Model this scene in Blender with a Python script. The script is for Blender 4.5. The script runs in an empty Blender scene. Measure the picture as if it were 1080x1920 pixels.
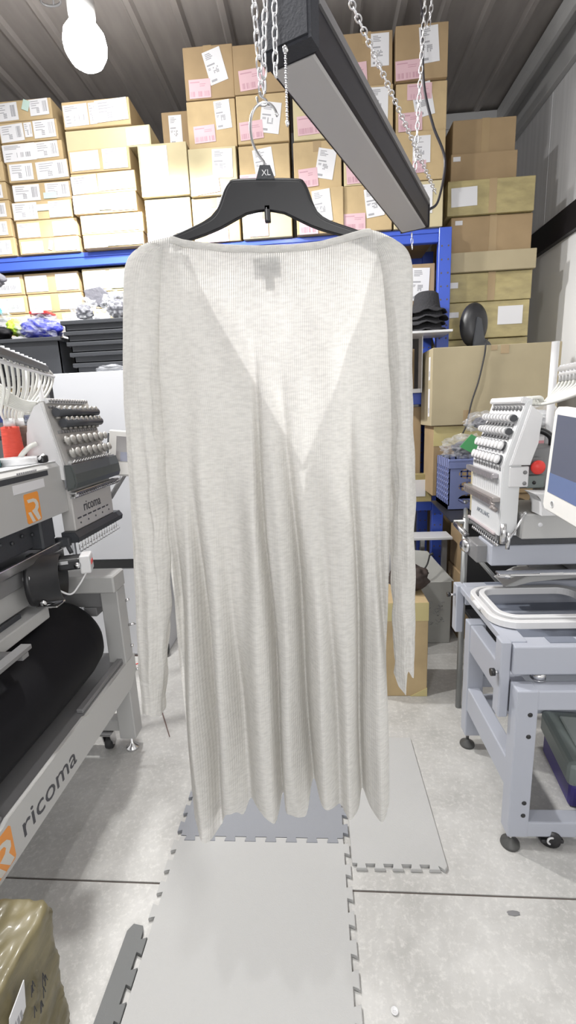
import bpy, bmesh, math, random
from mathutils import Vector, Matrix
random.seed(7)
C = bpy.context.scene.collection
SC = bpy.context.scene
# ------------------------------------------------------------ camera
F = 860.0; HC = 1.5
ROT = Matrix(((0.9973399, 0.02914476, 0.06681101), (0.05890983, 0.21751323, -0.974278), (-0.04292737, 0.97562215, 0.21521771)))
cam = bpy.data.cameras.new('camera'); camo = bpy.data.objects.new('camera', cam); C.objects.link(camo)
cam.sensor_fit = 'HORIZONTAL'; cam.sensor_width = 36; cam.lens = 36 * F / 1080; cam.clip_start = .02
camo.matrix_world = Matrix.Translation((0, 0, HC)) @ ROT.to_4x4()
SC.camera = camo
def W(u, v, x=None, y=None, z=None):          # a measured sight line met with a plane of the room
    d = ROT @ Vector(((u - 540) / F, -(v - 960) / F, -1))
    t = y / d.y if y is not None else x / d.x if x is not None else (z - HC) / d.z
    return Vector((d.x * t, d.y * t, d.z * t + HC))
# ------------------------------------------------------------ world, lights, exposure
wd = bpy.data.worlds.new('world'); SC.world = wd; wd.use_nodes = True
bg = wd.node_tree.nodes['Background']; bg.inputs[0].default_value = (.93, .95, 1, 1); bg.inputs[1].default_value = .40
def area(name, loc, size, power, target, col=(1, 1, 1), sy=None):
    l = bpy.data.lights.new(name, 'AREA'); l.energy = power; l.size = size; l.color = col
    if sy: l.shape = 'RECTANGLE'; l.size_y = sy
    o = bpy.data.objects.new(name, l); C.objects.link(o); o.location = loc
    o.rotation_euler = (Vector(target) - Vector(loc)).to_track_quat('-Z', 'Y').to_euler(); return o
area('front_fill_light', (.3, -1.9, 1.9), 1.4, 30, (0, 1.5, 1.4), (1, .99, .97), 1.4)  # added fill from behind the camera, brightens the cardigan's near side
area('ceiling_panel_light', (-1.45, 1.5, 3.58), .14, 44, (-.6, 1.3, 0), (1, .99, .97), .14)
pb = bpy.data.lights.new('ceiling_bulb_light', 'POINT'); pb.energy = 32; pb.shadow_soft_size = .06; pbo = bpy.data.objects.new('ceiling_bulb_light', pb); C.objects.link(pbo); pbo.location = (-.25, .45, 3.5)
SC.view_settings.view_transform = 'Standard'; SC.view_settings.look = 'None'
SC.view_settings.exposure = 0.51; SC.view_settings.gamma = 1; SC.view_settings.use_curve_mapping = False
# ------------------------------------------------------------ materials
MATS = {}
def mat(name, col, rough=.5, metal=0, var=.0, vscale=8, bump=0, bscale=60, emit=0, trans=0, alpha=1, coat=0, stretch=(1, 1, 1), aniso=None, spec=None):
    if name in MATS: return MATS[name]
    m = bpy.data.materials.new(name); m.use_nodes = True; n = m.node_tree.nodes; L = m.node_tree.links
    p = n['Principled BSDF']; p.inputs['Base Color'].default_value = (*col, 1); p.inputs['Roughness'].default_value = rough
    p.inputs['Metallic'].default_value = metal
    if spec is not None: p.inputs['Specular IOR Level'].default_value = spec
    if coat: p.inputs['Coat Weight'].default_value = coat; p.inputs['Coat Roughness'].default_value = .15
    tc = n.new('ShaderNodeTexCoord'); mp = n.new('ShaderNodeMapping'); L.new(tc.outputs['Object'], mp.inputs[0]); mp.inputs['Scale'].default_value = stretch
    if var:
        t = n.new('ShaderNodeTexNoise'); t.inputs['Scale'].default_value = vscale; t.inputs['Detail'].default_value = 5; L.new(mp.outputs[0], t.inputs[0])
        r = n.new('ShaderNodeValToRGB'); r.color_ramp.elements[0].position = .3; r.color_ramp.elements[1].position = .7
        r.color_ramp.elements[0].color = (*[c * (1 - var) for c in col], 1); r.color_ramp.elements[1].color = (*[min(1, c * (1 + var)) for c in col], 1)
        L.new(t.outputs['Fac'], r.inputs[0]); L.new(r.outputs[0], p.inputs['Base Color'])
    if bump:
        t = n.new('ShaderNodeTexNoise'); t.inputs['Scale'].default_value = bscale; t.inputs['Detail'].default_value = 3; L.new(mp.outputs[0], t.inputs[0])
        b = n.new('ShaderNodeBump'); b.inputs['Strength'].default_value = bump; b.inputs['Distance'].default_value = .01
        L.new(t.outputs['Fac'], b.inputs['Height']); L.new(b.outputs[0], p.inputs['Normal'])
    if emit: p.inputs['Emission Color'].default_value = (*col, 1); p.inputs['Emission Strength'].default_value = emit
    if trans: p.inputs['Transmission Weight'].default_value = trans
    if alpha < 1: p.inputs['Alpha'].default_value = alpha
    MATS[name] = m; return m
M_CARD = mat('cardboard', (.46, .345, .19), .8, var=.10, vscale=7, bump=.12, bscale=25)
M_CARD2 = mat('pale_cardboard', (.52, .45, .28), .8, var=.08, vscale=5, bump=.12, bscale=20)
M_CARDG = mat('greyish_cardboard', (.40, .34, .22), .8, var=.06, vscale=4)
M_CARDB = mat('brown_cardboard', (.33, .235, .13), .8, var=.10, vscale=6)
M_CARDY = mat('yellow_taped_cardboard', (.36, .30, .14), .4, var=.2, vscale=9, bump=.4, bscale=9, stretch=(1, 1, 2.5), coat=.3)
M_WRAP = mat('tape_wrapped_cardboard', (.17, .145, .075), .5, var=.30, vscale=9, bump=.5, bscale=9, stretch=(1, 1, 2.5), coat=.2)  # taped carton colour, darkened to stand for the left machine's shade
M_TAPE = mat('brown_packing_tape', (.36, .26, .14), .3, coat=.4)
M_CTAPE = mat('yellowed_packing_tape', (.55, .47, .22), .25, coat=.6)
M_PAPER = mat('label_paper', (.68, .68, .70), .55)
M_PINK = mat('pink_label_paper', (.62, .42, .46), .55)
M_INK = mat('label_ink', (.33, .33, .35), .6)
M_INKP = mat('faded_pink_ink', (.48, .28, .33), .6)
M_TEAL = mat('pale_teal_tape', (.48, .62, .56), .4)
M_BLUE = mat('blue_rack_paint', (.045, .10, .52), .38, coat=.3)
M_BLACKP = mat('black_plastic', (.018, .018, .02), .38)
M_BLACKD = mat('dark_grey_plastic', (.045, .048, .055), .42, bump=.1, bscale=200)
M_BLACKC = mat('black_cloth', (.004, .004, .006), .7, spec=.25)
M_HATC = mat('charcoal_felt', (.03, .03, .034), .95, bump=.5, bscale=90)
M_WHITE = mat('white_enamel', (.66, .67, .68), .35)
M_WHITEF = mat('white_cabinet_lacquer', (.60, .61, .64), .4)
M_WPL = mat('white_plastic', (.68, .68, .69), .3)
M_TUBE = mat('translucent_white_tube', (.68, .68, .64), .35)
M_GREY = mat('light_grey_paint', (.43, .43, .425), .4)
M_GREYD = mat('mid_grey_metal', (.20, .20, .205), .4)
M_BGREY = mat('blue_grey_paint', (.41, .43, .49), .38)
M_BGREYD = mat('slate_blue_panel', (.19, .21, .26), .4)
M_STEEL = mat('polished_steel', (.72, .72, .73), .22, metal=1)
M_CHAIN = mat('zinc_chain', (.82, .82, .84), .28, metal=1)
M_NICKEL = mat('satin_knob', (.36, .35, .33), .4, metal=.35)
M_RUB = mat('black_rubber', (.03, .03, .032), .6)
M_ORANGE = mat('orange_decal', (.80, .30, .05), .4)
M_DARKTXT = mat('dark_grey_lettering', (.06, .06, .07), .5)
M_GTXT = mat('grey_lettering', (.25, .27, .30), .5)
M_RED = mat('red_plastic', (.75, .045, .035), .35)
M_REDTH = mat('red_thread', (.72, .075, .045), .6, bump=.6, bscale=120, stretch=(.1, .1, 1))
M_BRTH = mat('brown_thread', (.14, .09, .07), .6, bump=.6, bscale=120, stretch=(.1, .1, 1))
M_TLTH = mat('dark_teal_thread', (.03, .11, .11), .6, bump=.6, bscale=120, stretch=(.1, .1, 1))
M_SCREEN = mat('grey_blue_screen', (.13, .14, .19), .2, coat=.5)
M_SCREENB = mat('blue_screen_band', (.15, .20, .36), .2, coat=.5)
M_LENS = mat('unlit_diffuser', (.50, .49, .49), .3)
M_FIXB = mat('black_fixture_metal', (.028, .026, .032), .4, metal=.3)
M_FIXT = mat('grey_fixture_edge', (.24, .235, .24), .4, metal=.4)
M_MATL = mat('light_grey_foam', (.44, .44, .435), .75, bump=.12, bscale=300)
M_MATD = mat('blue_grey_foam', (.255, .265, .29), .75, bump=.12, bscale=300)
M_MATK = mat('dark_grey_foam', (.16, .165, .165), .8, bump=.12, bscale=300)
M_CRATE = mat('periwinkle_crate', (.19, .23, .45), .4)
M_GREEN = mat('green_card', (.10, .42, .16), .5)
M_POLY = mat('clear_poly_bag', (.70, .72, .76), .08, trans=.0, alpha=.20, bump=.6, bscale=40, coat=1)
M_ROYAL = mat('royal_blue_fabric', (.03, .04, .42), .6, var=.3, vscale=30, bump=.5, bscale=40)
M_GREYF = mat('grey_fabric', (.12, .12, .14), .8, bump=.5, bscale=40)
M_LIME = mat('lime_fabric', (.42, .62, .06), .7)
M_CYAN = mat('turquoise_fabric', (.07, .42, .55), .7)
M_PURP = mat('indigo_plastic', (.045, .03, .20), .4)
M_GGREEN = mat('grey_green_plastic', (.20, .235, .225), .4)
M_WBAND = mat('black_wall_band', (.012, .010, .012), .45)
M_BARB = mat('brown_thin_rod', (.16, .10, .09), .5)
# floor concrete
def concrete():
    m = bpy.data.materials.new('polished_concrete'); m.use_nodes = True; n = m.node_tree.nodes; L = m.node_tree.links; p = n['Principled BSDF']
    tc = n.new('ShaderNodeTexCoord')
    def noise(s, d, r=.6):
        t = n.new('ShaderNodeTexNoise'); t.inputs['Scale'].default_value = s; t.inputs['Detail'].default_value = d; t.inputs['Roughness'].default_value = r
        L.new(tc.outputs['Object'], t.inputs[0]); return t
    a = noise(3.2, 8, .65); r1 = n.new('ShaderNodeValToRGB'); r1.color_ramp.elements[0].position = .36; r1.color_ramp.elements[0].color = (.40, .395, .38, 1)
    r1.color_ramp.elements[1].position = .64; r1.color_ramp.elements[1].color = (.55, .545, .53, 1); L.new(a.outputs['Fac'], r1.inputs[0])
    b = noise(52, 7, .75); r2 = n.new('ShaderNodeValToRGB'); r2.color_ramp.elements[0].position = .50; r2.color_ramp.elements[0].color = (0, 0, 0, 1)
    r2.color_ramp.elements[1].position = .68; r2.color_ramp.elements[1].color = (1, 1, 1, 1); L.new(b.outputs['Fac'], r2.inputs[0])
    mx = n.new('ShaderNodeMixRGB'); mx.inputs['Color2'].default_value = (.74, .73, .70, 1); L.new(r1.outputs[0], mx.inputs['Color1'])
    mm = n.new('ShaderNodeMath'); mm.operation = 'MULTIPLY'; mm.inputs[1].default_value = .5; L.new(r2.outputs[0], mm.inputs[0]); L.new(mm.outputs[0], mx.inputs[0])
    c = noise(9, 4, .6); r3 = n.new('ShaderNodeValToRGB'); r3.color_ramp.elements[0].position = .62; r3.color_ramp.elements[0].color = (0, 0, 0, 1)
    r3.color_ramp.elements[1].position = .75; r3.color_ramp.elements[1].color = (.25, .25, .25, 1); L.new(c.outputs['Fac'], r3.inputs[0])
    m2 = n.new('ShaderNodeMixRGB'); m2.inputs['Color2'].default_value = (.28, .275, .26, 1); L.new(mx.outputs[0], m2.inputs['Color1']); L.new(r3.outputs[0], m2.inputs[0])
    L.new(m2.outputs[0], p.inputs['Base Color']); p.inputs['Roughness'].default_value = .42
    bb = n.new('ShaderNodeBump'); bb.inputs['Strength'].default_value = .12; bb.inputs['Distance'].default_value = .004; L.new(b.outputs['Fac'], bb.inputs['Height']); L.new(bb.outputs[0], p.inputs['Normal'])
    return m
M_FLOOR = concrete()
M_JOINT = mat('joint_dirt', (.12, .10, .09), .9)
M_CEIL = mat('galvanised_roof_sheet', (.34, .315, .30), .55, metal=.1, var=.10, vscale=3, stretch=(6, 1, 1))
M_WALLU = mat('brushed_wall_sheet', (.66, .66, .67), .55, var=.08, vscale=3, stretch=(1, 9, .3))
M_WALLW = mat('white_wall_panel', (.84, .84, .84), .6)
M_TRIMG = mat('grey_steel_trim', (.46, .46, .46), .45)
M_BACKW = mat('back_wall_sheet', (.42, .42, .43), .6)
# knit fabric: heathered, ribbed, lets light through
def knit(name, ribscale, ribstr, col=(.79, .78, .755), axis='X'):
    m = bpy.data.materials.new(name); m.use_nodes = True; n = m.node_tree.nodes; L = m.node_tree.links
    for x in list(n):
        if x.type != 'OUTPUT_MATERIAL': n.remove(x)
    out = [x for x in n if x.type == 'OUTPUT_MATERIAL'][0]
    tc = n.new('ShaderNodeTexCoord'); mp = n.new('ShaderNodeMapping'); mp.inputs['Scale'].default_value = (45, 45, 170); L.new(tc.outputs['Object'], mp.inputs[0])
    t = n.new('ShaderNodeTexNoise'); t.inputs['Scale'].default_value = 1.6; t.inputs['Detail'].default_value = 4; L.new(mp.outputs[0], t.inputs[0])
    r = n.new('ShaderNodeValToRGB'); r.color_ramp.elements[0].position = .30; r.color_ramp.elements[1].position = .62
    r.color_ramp.elements[0].color = (*[c * .90 for c in col], 1); r.color_ramp.elements[1].color = (*[min(1, c * 1.04) for c in col], 1); L.new(t.outputs['Fac'], r.inputs[0])
    uv = n.new('ShaderNodeUVMap'); uv.uv_map = 'rib'
    w = n.new('ShaderNodeTexWave'); w.bands_direction = axis; w.inputs['Scale'].default_value = ribscale; w.inputs['Distortion'].default_value = .15; L.new(uv.outputs[0], w.inputs[0])
    sp = n.new('ShaderNodeSeparateXYZ'); L.new(uv.outputs[0], sp.inputs[0]); mr = n.new('ShaderNodeMapRange'); mr.inputs[1].default_value = .01; mr.inputs[2].default_value = .11; mr.inputs[3].default_value = ribstr; mr.inputs[4].default_value = ribstr * .28; L.new(sp.outputs['Y'], mr.inputs[0])
    b = n.new('ShaderNodeBump'); L.new(mr.outputs[0], b.inputs['Strength']); b.inputs['Distance'].default_value = .003; L.new(w.outputs['Fac'], b.inputs['Height'])
    d = n.new('ShaderNodeBsdfDiffuse'); tr = n.new('ShaderNodeBsdfTranslucent'); L.new(r.outputs[0], d.inputs[0]); L.new(r.outputs[0], tr.inputs[0])
    L.new(b.outputs[0], d.inputs['Normal']); L.new(b.outputs[0], tr.inputs['Normal'])
    mx = n.new('ShaderNodeMixShader'); mx.inputs[0].default_value = .43; L.new(d.outputs[0], mx.inputs[1]); L.new(tr.outputs[0], mx.inputs[2]); L.new(mx.outputs[0], out.inputs[0])
    MATS[name] = m; return m
M_KNIT = knit('heather_rib_knit', 26, .6)
M_KNITB = knit('heather_rib_trim', 4, .2)
# ------------------------------------------------------------ mesh builder
class MB:
    def __init__(s): s.b = bmesh.new(); s.mi = 0
    def face(s, pts, smooth=False):
        f = s.b.faces.new([s.b.verts.new(p) for p in pts]); f.material_index = s.mi; f.smooth = smooth; return f
    def box(s, x0, x1, y0, y1, z0, z1, bev=0, M=None, seg=1):
        r = bmesh.ops.create_cube(s.b, size=1); vs = r['verts']
        for v in vs: v.co = Vector(((x0 + x1) / 2 + v.co.x * (x1 - x0), (y0 + y1) / 2 + v.co.y * (y1 - y0), (z0 + z1) / 2 + v.co.z * (z1 - z0)))
        fs = {f for v in vs for f in v.link_faces}
        for f in fs: f.material_index = s.mi
        if bev:
            es = {e for v in vs for e in v.link_edges}
            q = bmesh.ops.bevel(s.b, geom=list(es), offset=bev, segments=seg, affect='EDGES', profile=.5)
            vs = list({v for f in q['faces'] for v in f.verts} | {v for v in vs if v.is_valid})
            for f in q['faces']: f.material_index = s.mi
        if M is not None:
            al = set()
            for v in vs:
                if v.is_valid: al.add(v)
            for v in al: v.co = M @ v.co
        return s
    def prism(s, pts, fn, a, b, bev=0):           # pts 2D polygon; fn(p, t) -> 3D
        n = len(pts); va = [s.b.verts.new(fn(p, a)) for p in pts]; vb = [s.b.verts.new(fn(p, b)) for p in pts]
        fs = [s.b.faces.new(va), s.b.faces.new(list(reversed(vb)))]
        for i in range(n): fs.append(s.b.faces.new((va[i], vb[i], vb[(i + 1) % n], va[(i + 1) % n])))
        for f in fs: f.material_index = s.mi
        if bev: bmesh.ops.bevel(s.b, geom=list({e for f in fs[:2] for e in f.edges}), offset=bev, segments=2, affect='EDGES')
        return s
    def cyl(s, p0, p1, r0, r1=None, n=16, caps=True, smooth=True):
        return s.tube([p0, p1], [r0, r0 if r1 is None else r1], n, caps, smooth)
    def tube(s, path, r, n=8, caps=True, smooth=True, closed=False):
        path = [Vector(p) for p in path]; N = len(path); rr = r if isinstance(r, (list, tuple)) else [r] * N
        rings = []; up = None
        for i, p in enumerate(path):
            if closed: d = path[(i + 1) % N] - path[i - 1]
            else: d = path[min(i + 1, N - 1)] - path[max(i - 1, 0)]
            d.normalize()
            if up is None: up = Vector((0, 0, 1)) if abs(d.z) < .9 else Vector((1, 0, 0))
            x = up.cross(d)
            if x.length < 1e-6: x = Vector((1, 0, 0)).cross(d)
            x.normalize(); y = d.cross(x); up = y
            rings.append([s.b.verts.new(p + (x * math.cos(2 * math.pi * k / n) + y * math.sin(2 * math.pi * k / n)) * rr[i]) for k in range(n)])
        for i in range(N if closed else N - 1):
            a, b = rings[i], rings[(i + 1) % N]
            for k in range(n):
                f = s.b.faces.new((a[k], a[(k + 1) % n], b[(k + 1) % n], b[k])); f.smooth = smooth; f.material_index = s.mi
        if caps and not closed:
            for rg in (list(reversed(rings[0])), rings[-1]):
                f = s.b.faces.new(rg); f.material_index = s.mi
        return s
    def lathe(s, prof, c, axis=(0, 0, 1), n=24, smooth=True):   # prof: (r, h)
        ax = Vector(axis).normalized(); x = ax.orthogonal().normalized(); y = ax.cross(x); c = Vector(c); rings = []
        for r, h in prof:
            rings.append([s.b.verts.new(c + ax * h + (x * math.cos(2 * math.pi * k / n) + y * math.sin(2 * math.pi * k / n)) * max(r, 1e-5)) for k in range(n)])
        for a, b in zip(rings, rings[1:]):
            for k in range(n):
                f = s.b.faces.new((a[k], a[(k + 1) % n], b[(k + 1) % n], b[k])); f.smooth = smooth; f.material_index = s.mi
        for rg in (list(reversed(rings[0])), rings[-1]):
            f = s.b.faces.new(rg); f.material_index = s.mi
        return s
    def grid(s, fn, nu, nv, smooth=True, uvfn=None, closed=False):
        uvl = s.b.loops.layers.uv.get('rib') or s.b.loops.layers.uv.new('rib')
        V = [[s.b.verts.new(fn(i / nu, j / nv)) for i in range(nu + (0 if closed else 1))] for j in range(nv + 1)]
        for j in range(nv):
            for i in range(nu):
                i2 = (i + 1) % nu if closed else i + 1
                f = s.b.faces.new((V[j][i], V[j][i2], V[j + 1][i2], V[j + 1][i])); f.smooth = smooth; f.material_index = s.mi
                for lp, (a, b) in zip(f.loops, ((i, j), (i + 1, j), (i + 1, j + 1), (i, j + 1))):
                    lp[uvl].uv = uvfn(a / nu, b / nv) if uvfn else (a / nu, b / nv)
        return s
    def build(s, name, mats, parent=None, origin=None, fixn=True):
        if fixn: bmesh.ops.recalc_face_normals(s.b, faces=s.b.faces)
        me = bpy.data.meshes.new(name)
        if parent is not None: off = Vector(WL[parent.name])
        elif origin is not None: off = Vector(origin)
        else:
            xs = [v.co for v in s.b.verts]; off = Vector((sum(v.x for v in xs) / len(xs), sum(v.y for v in xs) / len(xs), min(v.z for v in xs)))
        for v in s.b.verts: v.co -= off
        s.b.to_mesh(me); s.b.free()
        for m in (mats if isinstance(mats, (list, tuple)) else [mats]): me.materials.append(m)
        o = bpy.data.objects.new(name, me); C.objects.link(o)
        if parent is not None: o.parent = parent; WL[o.name] = tuple(off)
        else: o.location = off; WL[o.name] = tuple(off)
        return o
WL = {}
def thing(name, loc, label, cat, group=None):
    o = bpy.data.objects.new(name, None); C.objects.link(o); o.location = loc; o.empty_display_size = .05
    WL[o.name] = tuple(loc); o['label'] = label; o['category'] = cat
    if group: o['group'] = group
    return o
def tag(o, label, cat, group=None):
    o['label'] = label; o['category'] = cat
    if group: o['group'] = group
    return o
def struct(o): o['kind'] = 'structure'; return o
def text(s, name, size, origin, xdir, updir, m, parent, sx=1, depth=.0006, shear=0, align='LEFT'):
    cu = bpy.data.curves.new('t', 'FONT'); cu.body = s; cu.size = size; cu.extrude = depth; cu.align_x = align; cu.shear = shear; cu.resolution_u = 3
    to = bpy.data.objects.new('t', cu); C.objects.link(to)
    me = bpy.data.meshes.new_from_object(to.evaluated_get(bpy.context.evaluated_depsgraph_get())); bpy.data.objects.remove(to); bpy.data.curves.remove(cu)
    X = Vector(xdir).normalized(); U = Vector(updir).normalized(); N = X.cross(U); o3 = Vector(origin) - Vector(WL[parent.name])
    for v in me.vertices: c = v.co.copy(); v.co = o3 + X * c.x * sx + U * c.y + N * c.z
    me.materials.clear(); me.materials.append(m); me.name = name
    o = bpy.data.objects.new(name, me); C.objects.link(o); o.parent = parent; WL[o.name] = WL[parent.name]; return o
def bez(pts, n=24):          # Catmull-Rom through points
    P = [Vector(p) for p in pts]; P = [P[0] * 2 - P[1]] + P + [P[-1] * 2 - P[-2]]; out = []
    segs = len(P) - 3
    for i in range(segs):
        for k in range(n):
            t = k / n; a, b, c, d = P[i:i + 4]
            out.append(.5 * ((2 * b) + (c - a) * t + (2 * a - 5 * b + 4 * c - d) * t * t + (3 * b - a - 3 * c + d) * t ** 3))
    out.append(P[-2]); return out
def interp(tab, v):
    if v <= tab[0][0]: return tab[0][1]
    for (a, x), (b, y) in zip(tab, tab[1:]):
        if v <= b:
            t = (v - a) / (b - a); return x + (y - x) * t
    return tab[-1][1]
def smooth_tab(tab, steps=3):
    # denser, smoothed copy
    import itertools
    lo, hi = tab[0][0], tab[-1][0]; N = 120; vals = [interp(tab, lo + (hi - lo) * i / N) for i in range(N + 1)]
    for _ in range(steps):
        vals = [vals[0]] + [(vals[i - 1] + 2 * vals[i] + vals[i + 1]) / 4 for i in range(1, N)] + [vals[-1]]
    return [(lo + (hi - lo) * i / N, vals[i]) for i in range(N + 1)]
# ============================================================ THE ROOM
# floor: two slabs with a saw-cut joint
ja, jb = Vector((-3.4, 1.215)), Vector((1.6, 1.155))
m = MB()
def fl(pts, z0=-.1, z1=0): m.prism([Vector(p) for p in pts], lambda p, t: Vector((p.x, p.y, t)), z0, z1)
fl([(-3.4, -3), (1.6, -3), (1.6, jb.y - .0035), (-3.4, ja.y - .0035)]); fl([(-3.4, ja.y + .0035), (1.6, jb.y + .0035), (1.6, 4.3), (-3.4, 4.3)])
struct(m.build('floor', M_FLOOR, origin=(0, 0, 0)))
m = MB(); m.box(-3.4, 1.6, 1.1, 1.27, -.12, -.004); struct(m.build('trim_1', M_JOINT))
# ceiling with trapezoid ribs running away from the viewer
m = MB(); prof = []; x = -3.4
while x < 1.6:
    prof += [(x, 3.70), (x + .17, 3.70), (x + .185, 3.675), (x + .215, 3.675), (x + .23, 3.70)]; x += .25
prof = [(min(px, 1.6), pz) for px, pz in prof] + [(1.6, 3.7)]
for (a, za), (b, zb) in zip(prof, prof[1:]):
    if b > a: m.face([(a, -3, za), (b, -3, zb), (b, 4.3, zb), (a, 4.3, za)])
m.box(-3.4, 1.6, -3, 4.3, 3.72, 3.76); struct(m.build('ceiling', M_CEIL, origin=(0, 0, 3.7), fixn=False))
m = MB(); m.box(-3.4, 1.7, 4.3, 4.4, 0, 3.76); struct(m.build('wall_back', M_BACKW))
m = MB(); m.box(-3.5, -3.4, -3, 4.4, 0, 3.76); struct(m.build('wall_left', M_WALLW))
m = MB(); m.box(1.6, 1.7, -3, 4.3, 0, 2.49); m.mi = 1; m.box(1.6, 1.7, -3, 4.3, 2.49, 3.72)
x = -3
while x < 4.25: m.box(1.598, 1.6, x, x + .004, 2.65, 3.6); x += 1.1
struct(m.build('wall_right', [M_WALLW, M_WALLU]))
m = MB(); m.box(1.565, 1.6, -3, 4.3, 2.485, 2.645); struct(m.build('trim_2', M_WBAND))
m = MB(); m.box(1.45, 1.6, -3, 4.2, 3.62, 3.68, .004); m.box(1.45, 1.475, -3, 4.2, 3.56, 3.62); m.box(1.56, 1.6, -3, 4.2, 3.45, 3.62, .003); struct(m.build('trim_3', M_TRIMG))
m = MB(); m.box(.6, 1.47, 4.18, 4.3, 3.50, 3.68, .004); m.box(.6, 1.36, 4.17, 4.18, 3.57, 3.585); struct(m.build('trim_4', M_TRIMG))
m = MB(); m.box(-3.4, 1.6, .95, 1.03, 3.60, 3.675, .004); struct(m.build('trim_5', M_TRIMG))
# ============================================================ BULB LAMP
LP = W(160, 85, y=2.5)
lamp = thing('ceiling_lamp', (LP.x, LP.y, LP.z - .11), 'large glowing globe lamp hanging under the ceiling at upper left', 'lamp')
m = MB(); m.lathe([(r_ * 1.02, h_ * 1.02) for r_, h_ in [(.001, -.095), (.04, -.086), (.07, -.065), (.09, -.03), (.095, .0), (.088, .04), (.066, .07), (.05, .08), (.046, .09)]], LP); 
bulb = m.build('bulb', mat('glowing_bulb', (1, .985, .96), .4, emit=34), lamp)
m = MB(); m.lathe([(.048, .098), (.06, .11), (.062, .17), (.04, .19), (.03, 3.69 - LP.z)], LP); m.build('lamp_holder', M_GREY, lamp)
pl = bpy.data.lights.new('bulb_light', 'SPOT'); pl.spot_size = math.radians(176); pl.spot_blend = .45; pl.energy = 128; pl.shadow_soft_size = .05; pl.color = (1, .985, .96)
plo = bpy.data.objects.new('bulb_light', pl); C.objects.link(plo); plo.parent = lamp; plo.location = (0, 0, -.03); plo.rotation_euler = (math.radians(-10), math.radians(-4), 0)
# a small wire ring fixed on the ceiling beside the lamp
a = W(95, 2, z=3.6)
m = MB(); m.tube([a + Vector((math.cos(t) * .05, math.sin(t) * .03, 0)) for t in [k * math.pi / 10 for k in range(20)]], .006, 6, closed=True); m.cyl(a + Vector((.0, .03, 0)), a + Vector((0, .03, .085)), .005)
tag(m.build('ceiling_hook', M_GREYD), 'small grey wire loop fixed to ceiling beside the lit globe', 'hook')
# ============================================================ CARTONS
def decal(m, x0, x1, z0, z1, y, ang=0, off=.0012):
    cx, cz = (x0 + x1) / 2, (z0 + z1) / 2; ca, sa = math.cos(ang), math.sin(ang)
    P = []
    for (x, z) in ((x0, z0), (x1, z0), (x1, z1), (x0, z1)):
        dx, dz = x - cx, z - cz; P.append((cx + dx * ca - dz * sa, cz + dx * sa + dz * ca))
    def q(fx, fz):
        a = [P[0][k] + (P[1][k] - P[0][k]) * fx + (P[3][k] - P[0][k]) * fz for k in (0, 1)]; return a
    def slab(f0, f1, g0, g1, ya, yb):
        A = [q(f0, g0), q(f1, g0), q(f1, g1), q(f0, g1)]
        m.prism([Vector(p) for p in A], lambda p, t: Vector((p.x, t, p.y)), ya, yb)
    return slab
def label(parent, x0, x1, z0, z1, y, kind, ang=0):
    """paper label with printed lines and a barcode on a carton's front"""
    m = MB(); s = decal(m, x0, x1, z0, z1, y, ang)
    s(0, 1, 0, 1, y - .0026, y - .0006)
    m.mi = 1; w, h = x1 - x0, z1 - z0
    def bars(f0, f1, g0, g1, n):
        st = (f1 - f0) / n
        for i in range(n):
            if random.random() < .8: s(f0 + i * st, f0 + i * st + st * random.choice((.35, .55, .75)), g0, g1, y - .0032, y - .0026)
    def lines(f0, f1, gs, t=.025):
        for g in gs: s(f0, f0 + (f1 - f0) * random.uniform(.5, 1), g, g + t, y - .0032, y - .0026)
    if kind == 'tall':
        lines(.12, .6, (.90, .85, .80, .75)); s(.08, .52, .555, .60, y - .0032, y - .0026)
        for i in range(4):
            for j in range(4):
                if random.random() < .75: s(.36 + i * .075, .42 + i * .075, .30 + j * .05, .34 + j * .05, y - .0032, y - .0026)
        s(.1, .42, .07, .14, y - .0032, y - .0026); lines(.1, .3, (.47, .43))
    elif kind == 'wide':
        lines(.06, .62, (.88, .80, .72), .035); bars(.42, .88, .22, .50, 12); lines(.08, .3, (.45, .3, .15), .04)
    elif kind == 'side':
        bars(.7, .92, .2, .85, 5); lines(.1, .6, (.85, .72, .6, .45), .04)
        for i in range(3):
            for j in range(3): s(.36 + i * .05, .40 + i * .05, .15 + j * .1, .22 + j * .1, y - .0032, y - .0026)
    elif kind == 'pink':
        s(.06, .5, .82, .87, y - .0032, y - .0026); lines(.5, .9, (.72, .62), .03); bars(.06, .62, .08, .36, 14); bars(.7, .95, .08, .36, 4)
    return m.build('pink_label' if kind == 'pink' else 'shipping_label', [M_PINK, M_INKP] if kind == 'pink' else [M_PAPER, M_INK], parent)
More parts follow.
